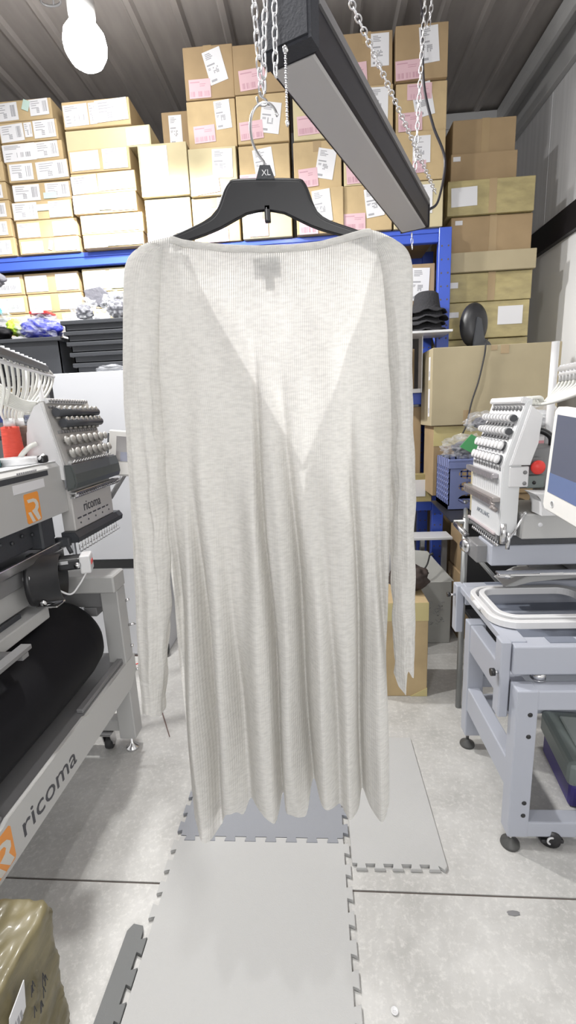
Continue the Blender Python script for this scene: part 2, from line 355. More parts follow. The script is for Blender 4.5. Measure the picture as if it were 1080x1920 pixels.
def carton(x0, x1, y0, y1, z0, z1, lab, mt=M_CARD, labels=(), tape=None, group=None, name='carton', teal=None, rot=0):
    c = Vector(((x0 + x1) / 2, (y0 + y1) / 2, z0))
    t = thing(name, c, lab, 'box', group)
    m = MB(); m.box(x0, x1, y0, y1, z0, z1, .004, seg=2); 
    m.build('carton_body', mt, t)
    w, h = x1 - x0, z1 - z0
    if tape == 'v':   # strip up the front centre and over the top
        k = x0 + w * .52; m = MB(); m.box(k - .022, k + .022, y0 - .0012, y0 + .002, z0 + h * .02, z1); m.box(k - .022, k + .022, y0 - .001, y1, z1 - .001, z1 + .0012); m.build('packing_tape', M_TAPE, t)
    if tape == 'h':
        m = MB(); m.box(x0, x1, y0 - .0012, y0 + .002, z1 - h * .28, z1 - .004); m.build('packing_tape', M_CTAPE, t)
    if tape == 't':
        k = x0 + w * .5; m = MB(); m.box(k - .024, k + .024, y0 - .0012, y0 + .002, z1 - h * .22, z1 - .002); m.box(k - .024, k + .024, y0, y1, z1 - .001, z1 + .0012); m.build('packing_tape', M_TAPE, t)
    for li, L in enumerate(labels):
        fx0, fx1, fz0, fz1, kind = L[:5]; ang = L[5] if len(L) > 5 else 0
        if kind == 'teal':
            m = MB(); decal(m, x0 + w * fx0, x0 + w * fx1, z0 + h * fz0, z0 + h * fz1, y0, ang)(0, 1, 0, 1, y0 - .0052, y0 - .0036); m.build('teal_tape', M_TEAL, t); continue
        label(t, x0 + w * fx0, x0 + w * fx1, z0 + h * fz0, z0 + h * fz1, y0 - li * .0009, kind, ang)
    if rot:
        t.rotation_euler = (0, 0, rot)
    return t
ORD = ['lowest', 'second', 'third', 'fourth', 'fifth', 'sixth', 'seventh', 'eighth']
R = random.uniform
BT = 2.53           # top of the upper beam
# --- flat cartons on the left of the upper shelf
zl = [2.53, 2.622, 2.725, 2.83, 2.935, 3.045, 3.15, 3.26, 3.37]
lk = [[(.04, .40, .08, .82, 'wide'), (.60, .96, .1, .80, 'wide'), (.50, .56, .2, .8, 'blank', -.25)],
      [(.02, .38, .06, .86, 'wide'), (.60, .97, .05, .85, 'side')],
      [(.02, .42, .05, .95, 'side'), (.42, .62, .45, .8, 'teal'), (.62, .98, .05, .92, 'side')],
      [(.0, .46, .06, .92, 'side'), (.56, .97, .12, .92, 'side'), (.52, .74, .1, .42, 'teal')],
      [(.04, .42, .08, .90, 'side'), (.48, .99, .06, .92, 'side', .03)],
      [(.0, .55, .06, .94, 'wide', .02), (.55, .93, .12, .95, 'side', .03)],
      [(.02, .42, .05, .88, 'side', .05), (.44, .57, .2, .9, 'side', .02), (.60, .97, .1, .95, 'side', .02)],
      [(.0, .40, .05, .9, 'side', .03), (.50, .62, .45, .95, 'teal', -.4), (.62, .95, .18, .95, 'side', .03)]]
LW = ['small tilted tag between labels', 'two wide white labels', 'labels joined by teal tape', 'teal tape over its right label', 'one crumpled right label', 'one long label across', 'three white labels', 'teal tape smear between labels']
for i in range(8):
    dx = [.0, 0, -.02, -.015, -.01, -.035, -.05, -.07][i]
    carton(-1.83 + dx * .5 + R(-.01, .01) + .005, -1.44 + dx - .0, 3.08 + R(-.012, .012), 3.5, zl[i], zl[i + 1] - .003, f'flat carton, {LW[i]}, {ORD[i]} of stack two', labels=lk[i], group='flat cartons on the upper shelf')
z0 = [2.53, 2.64, 2.745, 2.85, 2.95, 3.06, 3.165, 3.275, 3.36]
for i in range(8):
    e = [-1.855, -1.86, -1.855, -1.86, -1.86, -1.87, -1.88, -1.885][i]
    carton(e - .38, e, 3.08 + R(-.012, .012), 3.5, z0[i], z0[i + 1] - .003, f'flat carton cut by left photo edge, {ORD[i]} above the blue beam', labels=[(.60, .93, .1, .85, 'side'), (.05, .4, .1, .85, 'wide')], group='flat cartons on the upper shelf')
z2 = [2.53, 2.61, 2.72, 2.83, 2.945, 3.068, 3.18, 3.32]
x2 = [(-1.40, -1.02), (-1.405, -1.015), (-1.43, -1.04), (-1.43, -1.035), (-1.43, -1.055), (-1.44, -.925), (-1.435, -1.03)]
k2 = [[(.02, .40, .05, .88, 'wide'), (.40, .58, .1, .45, 'teal'), (.58, .99, .1, .95, 'wide')],
      [(.02, .48, .1, .85, 'wide'), (.50, .93, .1, .92, 'side')],
      [(.0, .40, .04, .96, 'side'), (.40, .62, .15, .6, 'teal'), (.60, .96, .08, .95, 'side')],
      [(.0, .40, .04, .9, 'side', .05), (.42, .99, .12, .94, 'blank', .02)],
      [(.04, .50, .1, .92, 'blank', .02), (.56, .96, .08, .95, 'wide')],
      [(.72, .98, .08, .9, 'blank')],
      [(.02, .38, .08, .88, 'wide', .03), (.40, .50, .1, .88, 'side', .03), (.50, .97, .15, .95, 'side', .04)]]
for i in range(7):
    carton(x2[i][0], x2[i][1], 3.05 + (.02 if i == 5 else R(-.01, .01)), 3.5, z2[i], z2[i + 1] - .003,
           ['flat carton resting on the blue beam with white labels beside the shirt shoulder', 'flat carton with wide and square labels, second above the beam in third stack', 'flat carton with teal tape between its labels in the third stack from left',
            'flat carton covered by a tilted and a long white label in the third stack', 'flat carton under the plain wide carton with a blank and a lined label', 'wide plain yellowish carton jutting out near the stack top at left', 'topmost flat carton of the third stack with three white labels'][i],
           mt=M_CARD2 if i == 5 else M_CARD, labels=k2[i], group='flat cartons on the upper shelf')
# --- taller cartons
G2 = 'tall cartons on the upper shelf'
carton(-1.0, -.72, 3.07, 3.42, 2.53, 2.785, 'tall carton with pink label and tilted white label, left of the hanger arm', M_CARD2, [(.50, .86, .25, .95, 'tall', .12), (.0, .52, 0, .28, 'pink')], group=G2)
carton(-1.005, -.712, 3.05, 3.42, 2.79, 3.065, 'cream-lit carton with a big blank white label, between the flat and tall stacks', M_CARD2, [(.05, .6, .2, .95, 'blank'), (.4, .62, .02, .2, 'pink')], group=G2)
carton(-.90, -.70, 3.25, 3.5, 3.07, 3.33, 'set back carton with upright white label filling the gap in the top row', M_CARDB, [(.22, .62, .3, .92, 'tall')], group=G2)
XC = [(-.70, -.415), (-.405, -.105), (-.085, .195), (.205, .49), (.50, .785)]
COLN = ['leftmost tall stack', 'tall stack behind the hanger hook', 'tall stack right of the hook', 'tall stack behind the shop light', 'rightmost tall stack']
tz = [2.53, 2.778, 3.03, 3.275, 3.535]
LB = {
 (0, 0): [(.55, .95, .5, .98, 'tall'), (.3, .75, .0, .3, 'pink')], (0, 1): [(.50, .92, .35, .95, 'tall', -.02), (.12, .62, .04, .4, 'pink', .1)],
 (0, 2): [(.58, .90, .38, .97, 'tall', .08), (.12, .56, .12, .48, 'pink', .04)], (0, 3): [(.45, .82, .28, .92, 'tall', .26), (.08, .52, .02, .38, 'pink')],
 (1, 0): [(.1, .42, .4, .95, 'tall'), (.14, .52, .04, .42, 'pink')], (1, 1): [(.30, .68, .3, .92, 'tall', .12), (.0, .35, .08, .4, 'pink')],
 (1, 2): [(.46, .84, .18, .82, 'tall', -.17), (.05, .5, .08, .46, 'pink', .06)], (1, 3): [(.10, .60, .08, .50, 'pink', .08)],
 (2, 0): [(.36, .74, .25, .95, 'tall', .1), (.05, .45, .0, .45, 'pink')], (2, 1): [(.48, .86, .2, .82, 'tall', -.2), (.1, .5, .05, .44, 'pink', .06)],
 (2, 2): [(.08, .6, .1, .5, 'pink', .05), (.6, .9, .3, .9, 'tall')], (2, 3): [(.5, .9, .3, .9, 'tall'), (.05, .45, .1, .5, 'pink')],
 (3, 0): [(.45, .82, .3, .92, 'tall', .12), (.0, .45, .04, .4, 'pink')], (3, 1): [(.05, .5, .04, .45, 'pink', .04), (.55, .9, .4, .95, 'tall')],
 (3, 2): [(.52, .9, .3, .95, 'tall', -.02), (.05, .45, .05, .4, 'pink')], (3, 3): [(.58, .93, .35, .95, 'tall', .0), (.05, .5, .05, .45, 'pink', .05)],
 (4, 0): [(.45, .78, .3, .92, 'tall', .0)], (4, 1): [(.35, .70, .35, .9, 'tall', .0), (.35, .62, .15, .4, 'pink', .02)],
 (4, 2): [(.34, .72, .30, .98, 'tall', .2), (.22, .7, .65, .97, 'pink', 0), (.05, .52, .02, .40, 'pink', .02)], (4, 3): [(.46, .82, .28, .94, 'tall', .08), (.0, .47, .0, .36, 'pink', .04)]}
for c in range(5):
    for r in range(4):
        x0_, x1_ = XC[c]; dx = R(-.006, .006) + (r * .006 if c == 0 else 0) - (.0 if c else .01)
        zt = tz[r + 1] - .003 + (-.02 if (c == 1 and r == 3) else 0)
        carton(x0_ + dx, x1_ + dx, 3.07 + R(-.012, .015), 3.42, tz[r], zt, f'tall tan labelled carton, {["bottom", "second", "third", "top"][r]} of the {COLN[c]}', [M_CARD, M_CARD2, M_CARD][(c + r) % 3] if r < 3 else M_CARDB,
               LB[(c, r)], tape='t' if (c + r) % 3 == 0 else None, group=G2)
# second shelf level
G3 = 'cartons on the second shelf level'
def lvl(n, u0, u1, v0, v1, lab, labels, mt=M_CARD, y=3.1, d=.4):
    a = W((u0 + u1) / 2, v1, y=y); b = W((u0 + u1) / 2, v0, y=y); x0_ = W(u0, (v0 + v1) / 2, y=y).x; x1_ = W(u1, (v0 + v1) / 2, y=y).x
    return carton(x0_, x1_, y, y + d, a.z, b.z - .002, lab, mt, labels, group=G3)
zz = [1.6, 1.72, 1.84, 1.96, 2.08, 2.20, 2.315, 2.44]
for i in range(7):
    xs = -1.50 + (.0, .01, 0, -.01, .005, 0, -.005)[i]
    carton(xs - .36, xs + .005 , 3.13, 3.5, zz[i], zz[i + 1] - .003, f'flat carton below the upper blue beam behind the clothes bags, {ORD[i]} from its shelf', M_CARD, [(.02, .42, .1, .88, 'wide'), (.58, .98, .1, .9, 'side')], group=G3)
    if i in (5, 6): carton(xs - .75, xs - .37, 3.13, 3.5, zz[i], zz[i + 1] - .003, f'{"lower" if i == 5 else "upper"} flat carton at left edge just under the blue beam', M_CARD, [(.3, .95, .1, .88, 'wide')], group=G3)
    else: carton(xs - .75, xs - .37, 3.13, 3.5, zz[i], zz[i + 1] - .003, f'flat carton behind the thread tubes at far left, {ORD[i]} above its shelf', M_CARD, [(.3, .95, .1, .88, 'wide')], group=G3)
for i, (a, b) in enumerate(((1.6, 1.90), (1.903, 2.20), (2.203, 2.30), (2.303, 2.44))):
    carton(-1.10 - .37, -1.10, 3.12, 3.5, a, b, ['carton hidden low behind the black bins', 'carton behind the plastic wrapped caps', 'narrow yellowish carton just above the wrapped caps', 'taped carton with a glinting label under the beam beside the left shoulder'][i], M_CARD2, [(.03, .42, .12, .9, 'side'), (.5, .8, .1, .9, 'teal')], group=G3)
for k, (a, b) in enumerate(((-1.07, -.75), (-.74, -.42), (-.41, -.08), (-.07, .20), (.21, .41))):
    carton(a, b, 3.13, 3.45, 1.6, 2.05 + .03 * (k % 3), f'carton on the second level behind the hanging cardigan, {ORD[k]} from the left'.replace('lowest', 'first'), M_CARDB, [(.5, .85, .3, .8, 'tall')], group=G3)
carton(.51, .755, 3.12, 3.45, 2.11, 2.345, 'brown carton with upright white label above the black hats', M_CARDB, [(.42, .86, .1, .9, 'tall', -.04)], group=G3)
carton(.42, .64, 3.12, 3.45, 1.58, 1.85, 'plain brown carton standing on the lower blue beam beside the cardigan', M_CARDB, group=G3)
# third level
G4 = 'cartons on the lower shelf level'
carton(.30, .69, 3.12, 3.5, 1.02, 1.49, 'dim brown carton under the lower blue beam wrapped in film', M_CARDB, [(.6, .85, .15, .6, 'blank')], group=G4)
carton(.46, .745, 3.02, 3.075, .875, 1.06, 'low olive carton with a blurred white label below the film-wrapped carton', M_CARDY, [(.45, .85, .2, .8, 'blank')], group=G4)
# ============================================================ BLUE RACK
rk = thing('pallet_rack', (-.9, 3.3, 0), 'blue steel storage rack with perforated post carrying the cartons', 'rack')
def post(x0_, x1_, y):
    m = MB(); m.box(x0_, x1_, y, y + .05, 0, 2.527, .003); m.mi = 1; z = .1
    while z < 2.5:
        for dx in (.018, x1_ - x0_ - .018): m.lathe([(.0055, -.0008), (.0055, .0005)], (x0_ + dx, y - .0002, z), (0, -1, 0), 8)
        z += .075
    return m.build('upright_post', [M_BLUE, M_JOINT], rk)
post(.765, .84, 3.08); post(.765, .84, 3.52); post(-2.45, -2.375, 3.08); post(-2.45, -2.375, 3.52); post(-.95, -.90, 3.52)
for z in (2.45, 1.505, .80):
    m = MB(); m.box(-2.375, .765, 3.09, 3.125, z, z + (.078 if z > 2 else .07), .003); m.box(-2.375, .765, 3.085, 3.09, z + .05, z + .07, .001); m.build('beam', M_BLUE, rk)
    m = MB(); m.box(-2.375, .765, 3.525, 3.56, z, z + .075, .003); m.build('beam', M_BLUE, rk)
    m = MB(); m.box(-2.37, .76, 3.126, 3.525, z + .04, z + (.075 if z > 2 else .06)); m.build('shelf_board', M_CARDB, rk)
m = MB()
for z in (1.0, 1.8): m.cyl((.80, 3.13, z), (.80, 3.52, z + .35), .012)
m.build('cross_brace', M_BLUE, rk)
# ============================================================ RIGHT STACK of big cartons
GR = 'large cartons stacked against the right wall'
def rstack(x0_, x1_, y, z0_, z1_, lab, mt, labels=(), tape=None): return carton(x0_, x1_, y, y + .5, z0_, z1_, lab, mt, labels, tape, GR)
rstack(.87, 1.24, 3.24, 2.968, 3.15, 'small brown carton on top of the stack by the right wall', M_CARDB, tape='v')
rstack(.86, 1.25, 3.22, 2.80, 2.965, 'brown carton with faint print, second from top by the right wall', M_CARDB, [(.03, .14, .75, .9, 'blank')])
rstack(.83, 1.34, 3.16, 2.61, 2.797, 'tape-smeared yellow carton with a blank white label, third from top by the right wall', M_CARDY, [(.04, .34, .25, .8, 'blank', .03)], 'v')
rstack(.86, 1.345, 3.18, 2.405, 2.607, 'plain brown carton with a clear tape strip, fourth from top by the right wall', M_CARDB, [(.05, .14, .78, .9, 'blank')], 'v')
rstack(.85, 1.37, 3.15, 2.29, 2.402, 'pale shallow carton lid in the middle of the right wall stack', M_CARDG)
rstack(.85, 1.36, 3.17, 2.12, 2.287, 'yellow taped carton under the pale lid with scribbled writing', M_CARDY, [(.02, .12, .5, .7, 'blank')], 'v')
rstack(.85, 1.355, 3.17, 1.90, 2.117, 'yellow carton behind the black device with two white labels', M_CARDY, [(.62, .92, .35, .85, 'blank', .0), (.02, .14, .6, .75, 'blank')])
rstack(.85, 1.36, 3.18, 1.45, 1.897, 'yellow carton at the bottom of the wall stack, mostly behind the large plain carton', M_CARDY, [(.6, .9, .6, .9, 'blank')])
rstack(.86, 1.36, 3.18, .90, 1.447, 'supporting carton low in the wall stack behind the large plain carton', M_CARDB)
rstack(.86, 1.36, 3.18, .0, .897, 'floor carton carrying the wall stack', M_CARDB)
bc = carton(.675, 1.39, 2.80, 3.07, 1.375, 1.815, 'large plain beige carton with two white strips on its left corner', M_CARDG, [(.0, .001, 0, .001, 'blank')], group=None)
m = MB(); m.box(1.055, 1.10, 2.798, 2.801, 1.765, 1.812); m.build('packing_tape', M_TAPE, bc); m = MB(); m.box(1.0, 1.035, 2.798, 2.801, 1.785, 1.812); m.build('packing_tape', M_TAPE, bc); m = MB(); m.box(.86, .905, 2.798, 2.801, 1.378, 1.46); m.build('packing_tape', M_TAPE, bc)
# left side strips
for za, zb in ((1.64, 1.77), (1.43, 1.59)):
    m = MB(); m.box(.6735, .6755, 2.84, 2.875, za, zb); m.mi = 1; m.box(.673, .6736, 2.85, 2.865, za + .02, za + .05); m.build('white_strip', [M_PAPER, M_INK], bc)
carton(.70, 1.30, 2.83, 3.07, .95, 1.372, 'crumpled brown carton carrying the large plain beige carton', M_CARDB, tape='h')
carton(.89, 1.36, 2.84, 3.07, .45, .947, 'lower brown carton behind the blue crate', M_CARDB)
carton(.88, 1.38, 2.80, 3.07, 0, .447, 'floor carton at the bottom of the right corner pile', M_CARDB)
# black shell device with grey stand on the carton
dv = thing('desk_fan', (.955, 2.93, 1.817), 'black rounded device with a grey flat stand on the large beige carton', 'appliance')
m = MB()
def dome(a, b):
    th = a * 2 * math.pi; ph = b * math.pi / 2
    return Vector((.945 + .080 * math.cos(th) * math.cos(ph) ** .7 * (1.0), 2.95 - .055 * math.sin(ph), 1.948 + .125 * math.sin(th) * math.cos(ph) ** .7 - .0 * b + .06 * math.sin(ph) * 0))
m.grid(dome, 32, 8, closed=True); m.lathe([(.001, 0), (.06, .0), (.075, .02), (.06, .03)], (.945, 2.95, 1.95), (0, 1, 0), 24)
m.build('housing', M_BLACKP, dv)
m = MB(); m.prism([Vector(p) for p in ((.925, 1.819), (1.03, 1.819), (1.015, 1.84), (.985, 1.86), (.965, 1.97), (.945, 1.98))], lambda p, t: Vector((p.x, t, p.y)), 2.87, 2.893, .002); m.build('stand', M_BLACKD, dv)
m = MB(); m.tube(bez([W(914, 636, y=2.86), W(911, 645, y=2.79), W(908, 668, y=2.79), W(897, 715, y=2.785), W(884, 755, y=2.785), W(875, 795, y=2.775), W(868, 812, y=2.74)]), .0045, 6); m.build('power_cable', M_RUB, dv)
# black bucket hats
def hat(z, s, lab, dx=0):
    m = MB(); cx = .675 + dx
    m.lathe([(.001, .115 * s), (.05, .113 * s), (.068, .10 * s), (.078, .04), (.082, .018), (.115, .0), (.118, -.004), (.112, -.006), (.08, .008), (.07, .03), (.001, .03)], (cx, 2.98, z), n=28)
    for v in m.b.verts: v.co.z += .008 * math.sin(v.co.x * 60) * (1 if (v.co.xy - Vector((cx, 2.98))).length > .1 else 0)
    return tag(m.build('bucket_hat', M_HATC), lab, 'hat', 'black hats stacked on the shelf')
hat(2.035, 1.0, 'topmost black bucket hat with ribbed crown on the hat stack'); hat(2.000, .22, 'crumpled black hat brim directly under the top hat', .012); hat(1.968, .22, 'third black hat from top in the stack beside the cardigan', -.005); hat(1.928, .25, 'flat grey-black hat at the bottom of the stack, on a white board', .01)
m = MB(); m.box(.50, .80, 2.85, 3.08, 1.905, 1.918, .002); m.box(.50, .505, 2.85, 3.08, 1.575, 1.905); m.box(.50, .66, 3.0, 3.075, 1.576, 1.60)
m.box(.655, .66, 2.98, 3.075, 1.575, 1.905)
tag(m.build('shelf_riser', M_WPL), 'thin white board carrying the black hats beside the blue post', 'shelf')
# ============================================================ LEFT: cabinet, bins, bags
cb = thing('cabinet', (-1.25, 2.8, 0), 'large white cabinet with a black recessed band behind the left machine', 'cabinet')
m = MB(); m.box(-1.49, -1.0, 2.63, 3.05, 0, 1.76, .004); m.build('carcass', M_WHITEF, cb)
m = MB(); m.box(-1.49, -1.0, 2.615, 2.63, .655, 1.76, .003); m.build('upper_door', M_WHITEF, cb)
m = MB(); m.box(-1.49, -1.0, 2.615, 2.63, .02, .598, .003); m.build('lower_door', M_WHITEF, cb)
m = MB(); m.box(-1.488, -1.002, 2.612, 2.632, .60, .653); m.build('recessed_band', M_BLACKP, cb)
m = MB(); m.tube(bez([(-.992, 2.618, .78), (-.992, 2.618, .4), (-.99, 2.618, .08), (-1.0, 2.612, .02), (-1.03, 2.60, .012)]), [.004] * 24 + [.009] * 24 + [.016] * 24 + [.014] * 24 + [.008], 8); m.build('edge_gasket', M_BLACKP, cb)
cb2 = thing('cabinet', (-2.0, 2.8, 0), 'low white cabinet mostly hidden behind the left machine arm', 'cabinet')
m = MB(); m.box(-2.6, -1.51, 2.63, 3.05, 0, 1.18, .004); m.build('carcass', M_WHITEF, cb2); m = MB(); m.box(-2.05, -1.52, 2.615, 2.63, .02, 1.16, .003); m.build('cabinet_door', M_WHITEF, cb2)
m = MB(); m.box(-2.59, -2.07, 2.615, 2.63, .02, 1.16, .003); m.build('cabinet_door', M_WHITEF, cb2)
# stacked black bins with the bottom one holding a poly bag
def bin_(x0_, x1_, y0_, y1_, z0_, z1_, lab, lip=.018):
    m = MB(); t = .006
    for (a, b, c, d) in ((x0_, x1_, y0_, y0_ + t), (x0_, x1_, y1_ - t, y1_), (x0_, x0_ + t, y0_, y1_), (x1_ - t, x1_, y0_, y1_)): m.box(a, b, c, d, z0_, z1_)
    m.box(x0_, x1_, y0_, y1_, z0_, z0_ + t)
    for (a, b, c, d) in ((x0_ - lip, x1_ + lip, y0_ - lip, y0_), (x0_ - lip, x1_ + lip, y1_, y1_ + lip), (x0_ - lip, x0_, y0_, y1_), (x1_, x1_ + lip, y0_, y1_)): m.box(a, b, c, d, z1_ - .022, z1_, .003)
    return tag(m.build('storage_bin', M_BLACKD), lab, 'bin', 'dark plastic bins on the white cabinet')
for i in range(5):
    bin_(-1.41 + .01 * (4 - i), -1.02, 2.70, 3.0, 1.762 + i * .058, 1.762 + i * .058 + .056, f'dark stackable bin on the white cabinet, {["bottom", "second", "middle", "fourth", "top"][i]} of the nested pile left of the cardigan')
bin_(-1.80, -1.46, 2.70, 3.0, 1.762, 1.97, 'open dark grey bin holding blue shirts beside the nested bins')
bin_(-2.25, -1.84, 2.70, 3.0, 1.762, 1.95, 'dark bin at the left edge under the dark garments')
m = MB(); m.box(-2.4, -1.505, 2.66, 3.02, 1.735, 1.76, .003)
for xx in (-2.38, -1.95, -1.53):
    for yy in (2.68, 3.0): m.box(xx - .012, xx + .012, yy - .012, yy + .012, 1.182, 1.735)
m.box(-2.4, -1.505, 2.66, 3.02, 1.40, 1.415)
tag(m.build('wire_shelf_stand', M_BLACKP), 'black shelf stand on the low cabinet behind the tubes', 'shelf')
def blob(name, c, s, mtl, lab, cat, seed=0, amp=.25, group=None, freq=3.0, parent=None):
    m = MB(); from mathutils import noise
    bmesh.ops.create_icosphere(m.b, subdivisions=4, radius=1)
    cr_ = 1 if name == 'clear_bag' else 0
    for v in m.b.verts:
        n = v.co.normalized(); k = 1 + cr_ * .30 * (abs(noise.noise(n * 5.5 + Vector((seed, seed, 0)))) - .2) + cr_ * .08 * noise.noise(n * 19) + amp * noise.noise(n * freq + Vector((seed, 0, 0))) + amp * .5 * abs(noise.noise(n * freq * 2.6 + Vector((0, seed, 0)))); v.co = Vector((n.x * s[0] * k, n.y * s[1] * k, max(-.8, n.z) * s[2] * k)) + Vector(c)
    for f in m.b.faces: f.smooth = not cr_
    o = m.build(name, mtl, parent)
    return tag(o, lab, cat, group) if parent is None else o
def bagged(c, s, inner, lab, seed, insc=.72, innm='garment'):
    t = thing('bagged_goods', (c[0], c[1], c[2] - s[2] * .8), lab, 'bag')
    blob('clear_bag', c, s, M_POLY, '', '', seed, .35, freq=4, parent=t)
    blob(innm, (c[0], c[1], c[2] - s[2] * .12), [q * insc for q in s], inner, '', '', seed + 5, .3, parent=t)
    return t
bagged((-1.63, 2.84, 2.045), (.135, .10, .075), M_ROYAL, 'clear bag of royal blue shirts spilling from the open bin', 1, .85)
bagged((-1.345, 2.83, 2.125), (.075, .08, .07), M_GREYF, 'clear bag over a grey cap on the nested bins', 2, .6)
bagged((-1.145, 2.83, 2.135), (.075, .08, .075), M_GREYF, 'clear bag over a dark blue-grey cap beside the left shoulder', 3, .7)
m = MB(); m.prism([Vector(p) for p in ((-1.36, 2.19), (-1.37, 2.26), (-1.27, 2.275), (-1.22, 2.225), (-1.12, 2.235), (-1.12, 2.215), (-1.24, 2.20), (-1.27, 2.16))], lambda p, t: Vector((p.x, t, p.y)), 2.90, 2.96, .004)
tag(m.build('cap_visor', M_GREYF), 'dark green-grey cap sticking up behind the bagged caps', 'cap')
m = MB(); m.box(-1.66, -1.55, 2.78, 2.88, 2.118, 2.133, .003); m.mi = 1; m.box(-1.64, -1.57, 2.777, 2.78, 2.120, 2.132)
tag(m.build('label_packet', [M_RED, M_PAPER]), 'small red packet with white print on top of the blue shirts', 'packet')
bagged((-1.92, 2.80, 2.165), (.11, .1, .075), M_CYAN, 'clear bag with a turquoise garment at the left edge', 4, .6)
blob('folded_garment', (-1.80, 2.86, 2.06), (.045, .06, .05), M_LIME, 'lime green folded garment between the dark and the blue bags', 'garment', 5)
blob('dark_garment', (-1.93, 2.78, 2.02), (.13, .1, .05), M_BLACKC, 'black bagged garment lying at the left edge under the turquoise one', 'garment', 6)
blob('dark_garment', (-1.92, 2.84, 2.34), (.10, .08, .05), M_GREYF, 'dark grey garment on top of the pile at the left edge', 'garment', 8)
bagged((-1.72, 2.80, 1.495), (.12, .10, .06), M_GREYF, 'clear crinkled bag in the dark tray above the red thread cone', 9, .6)
blob('clear_clip_pile', (-1.15, 2.66, 1.775), (.07, .03, .022), M_POLY, 'clear plastic hooks lying on the front edge of the white cabinet', 'hooks', 11, .6)
# ============================================================ LEFT MACHINE STAND
YF = 1.85
st = thing('machine_stand', (-1.1, 1.2, 0), 'light grey steel stand with lettered front plank under the left machine', 'stand')
m = MB(); m.box(-.935, -.86, 1.77, YF, .07, .79, .004); m.build('leg', M_GREY, st)
m = MB(); m.box(-1.44, -1.38, 1.77, YF, .07, .79, .004); m.build('leg', M_GREY, st)
m = MB(); m.box(-.935, -.86, .12, .20, .07, .79, .004); m.build('leg', M_GREY, st)
m = MB(); m.box(-1.44, -1.38, .12, .20, .07, .79, .004); m.build('leg', M_GREY, st)
m = MB(); m.box(-1.44, -.855, 1.74, YF, .79, .865, .006); m.build('end_beam', M_GREY, st)
m = MB(); m.box(-1.38, -.935, 1.785, 1.84, .71, .79, .003); m.box(-1.02, -.965, 1.78, 1.84, .67, .71, .002); m.build('cross_member', M_GREYD, st)  # darker grey than the legs: shade under the end beam put into the colour
m = MB(); m.box(-1.38, -.935, 1.785, 1.84, .10, .155, .003); m.build('lower_crossbar', M_GREY, st)
m = MB(); m.prism([Vector(p) for p in ((.2, .32), (1.79, .32), (1.86, .37), (1.86, .452), (1.42, .452), (1.40, .462), (.98, .462), (.96, .452), (.2, .452))], lambda p, t: Vector((t, p.x, p.y)), -.872, -.858, .0015); plank = m.build('front_plank', mat('satin_grey_plank', (.50, .50, .49), .4), st)
m = MB(); m.box(-1.36, -.873, .2, YF - .0, .452, .458); m.box(-.90, -.874, 1.42, 1.86, .458, .475, .003); m.box(-.905, -.874, .3, .98, .458, .47, .003); m.build('tray', M_GREYD, st)
# upper side rails of the table
m = MB(); m.box(-1.44, -.99, .2, 1.5, .80, .845, .004); m.build('table_plate', M_GREY, st)
m = MB(); m.box(-1.07, -1.04, .2, 1.47, .862, .945, .003); m.build('side_rail', M_GREY, st)
m = MB(); m.box(-.935, -.90, .2, 1.25, .815, .83, .002); m.build('lower_rail', M_GREYD, st)
for yy in (.25, 1.2):
    m = MB(); m.box(-1.0, -.90, yy, yy + .03, .80, .815, .001); m.build('rail_bracket', M_GREYD, st)
m = MB(); m.box(-1.04, -1.028, .2, 1.40, .846, .862); m.build('rail_channel', M_BLACKD, st)
def foot(x, y, p, mt=M_STEEL, r=.03):
    m = MB(); m.lathe([(r * .95, 0), (r, .004), (r * .95, .012), (.012, .022), (.009, .03), (.006, .032), (.006, .075)], (x, y, .0), n=20); return m.build('levelling_foot', mt, p)
foot(-.895, 1.80, st); foot(-.895, .16, st)
def caster(x, y, p, r=.03):
    m = MB(); m.box(x - .028, x + .028, y - .03, y + .03, .088, .096, .002); m.prism([Vector(q) for q in ((-.022, .09), (.022, .09), (.03, .028), (.012, .02), (-.004, .03))], lambda q, t: Vector((x + t, y + q.x, q.y)), -.022, -.017); m.prism([Vector(q) for q in ((-.022, .09), (.022, .09), (.03, .028), (.012, .02), (-.004, .03))], lambda q, t: Vector((x + t, y + q.x, q.y)), .017, .022)
    o = m.build('caster', M_STEEL, p); m = MB(); m.lathe([(.012, -.015), (r, -.013), (r + .002, 0), (r, .013), (.012, .015)], (x, y + .012, r + .002), (1, 0, 0), 20); m.build('wheel', M_RUB, o)
caster(-1.0, 1.79, st)
# lettering on the plank (painted)
text('ricoma', 'lettering', .092, (-.8575, 1.015, .352), (0, 1, 0), (0, 0, 1), M_DARKTXT, st, sx=1.16)
def logo(parent, O, X, U, s, w=.78, bgm=M_ORANGE):
    X = Vector(X); U = Vector(U); N = X.cross(U); O = Vector(O)
    P = lambda a, b, h: O + X * a * s * w + U * b * s + N * h
    m = MB(); m.prism([Vector(q) for q in ((.06, 0), (.94, 0), (1, .06), (1, .94), (.94, 1), (.06, 1), (0, .94), (0, .06))], lambda q, t: P(q.x, q.y, t), 0, .0008)
    m.mi = 1
    for poly in (((.16, .80), (.60, .80), (.78, .74), (.90, .60), (.88, .45), (.76, .36), (.92, .06), (.72, .02), (.40, .40), (.62, .46), (.70, .56), (.64, .66), (.54, .69), (.22, .69)), ((.12, .38), (.30, .38), (.54, .02), (.34, .02))):
        m.prism([Vector(q) for q in poly], lambda q, t: P(q.x, q.y, t), .0008, .0014)
    return m.build('logo_decal', [bgm, mat('cream_logo', (.62, .60, .55), .4)], parent)
logo(st, (-.8578, .885, .335), (0, 1, 0), (0, 0, 1), .108, .88)
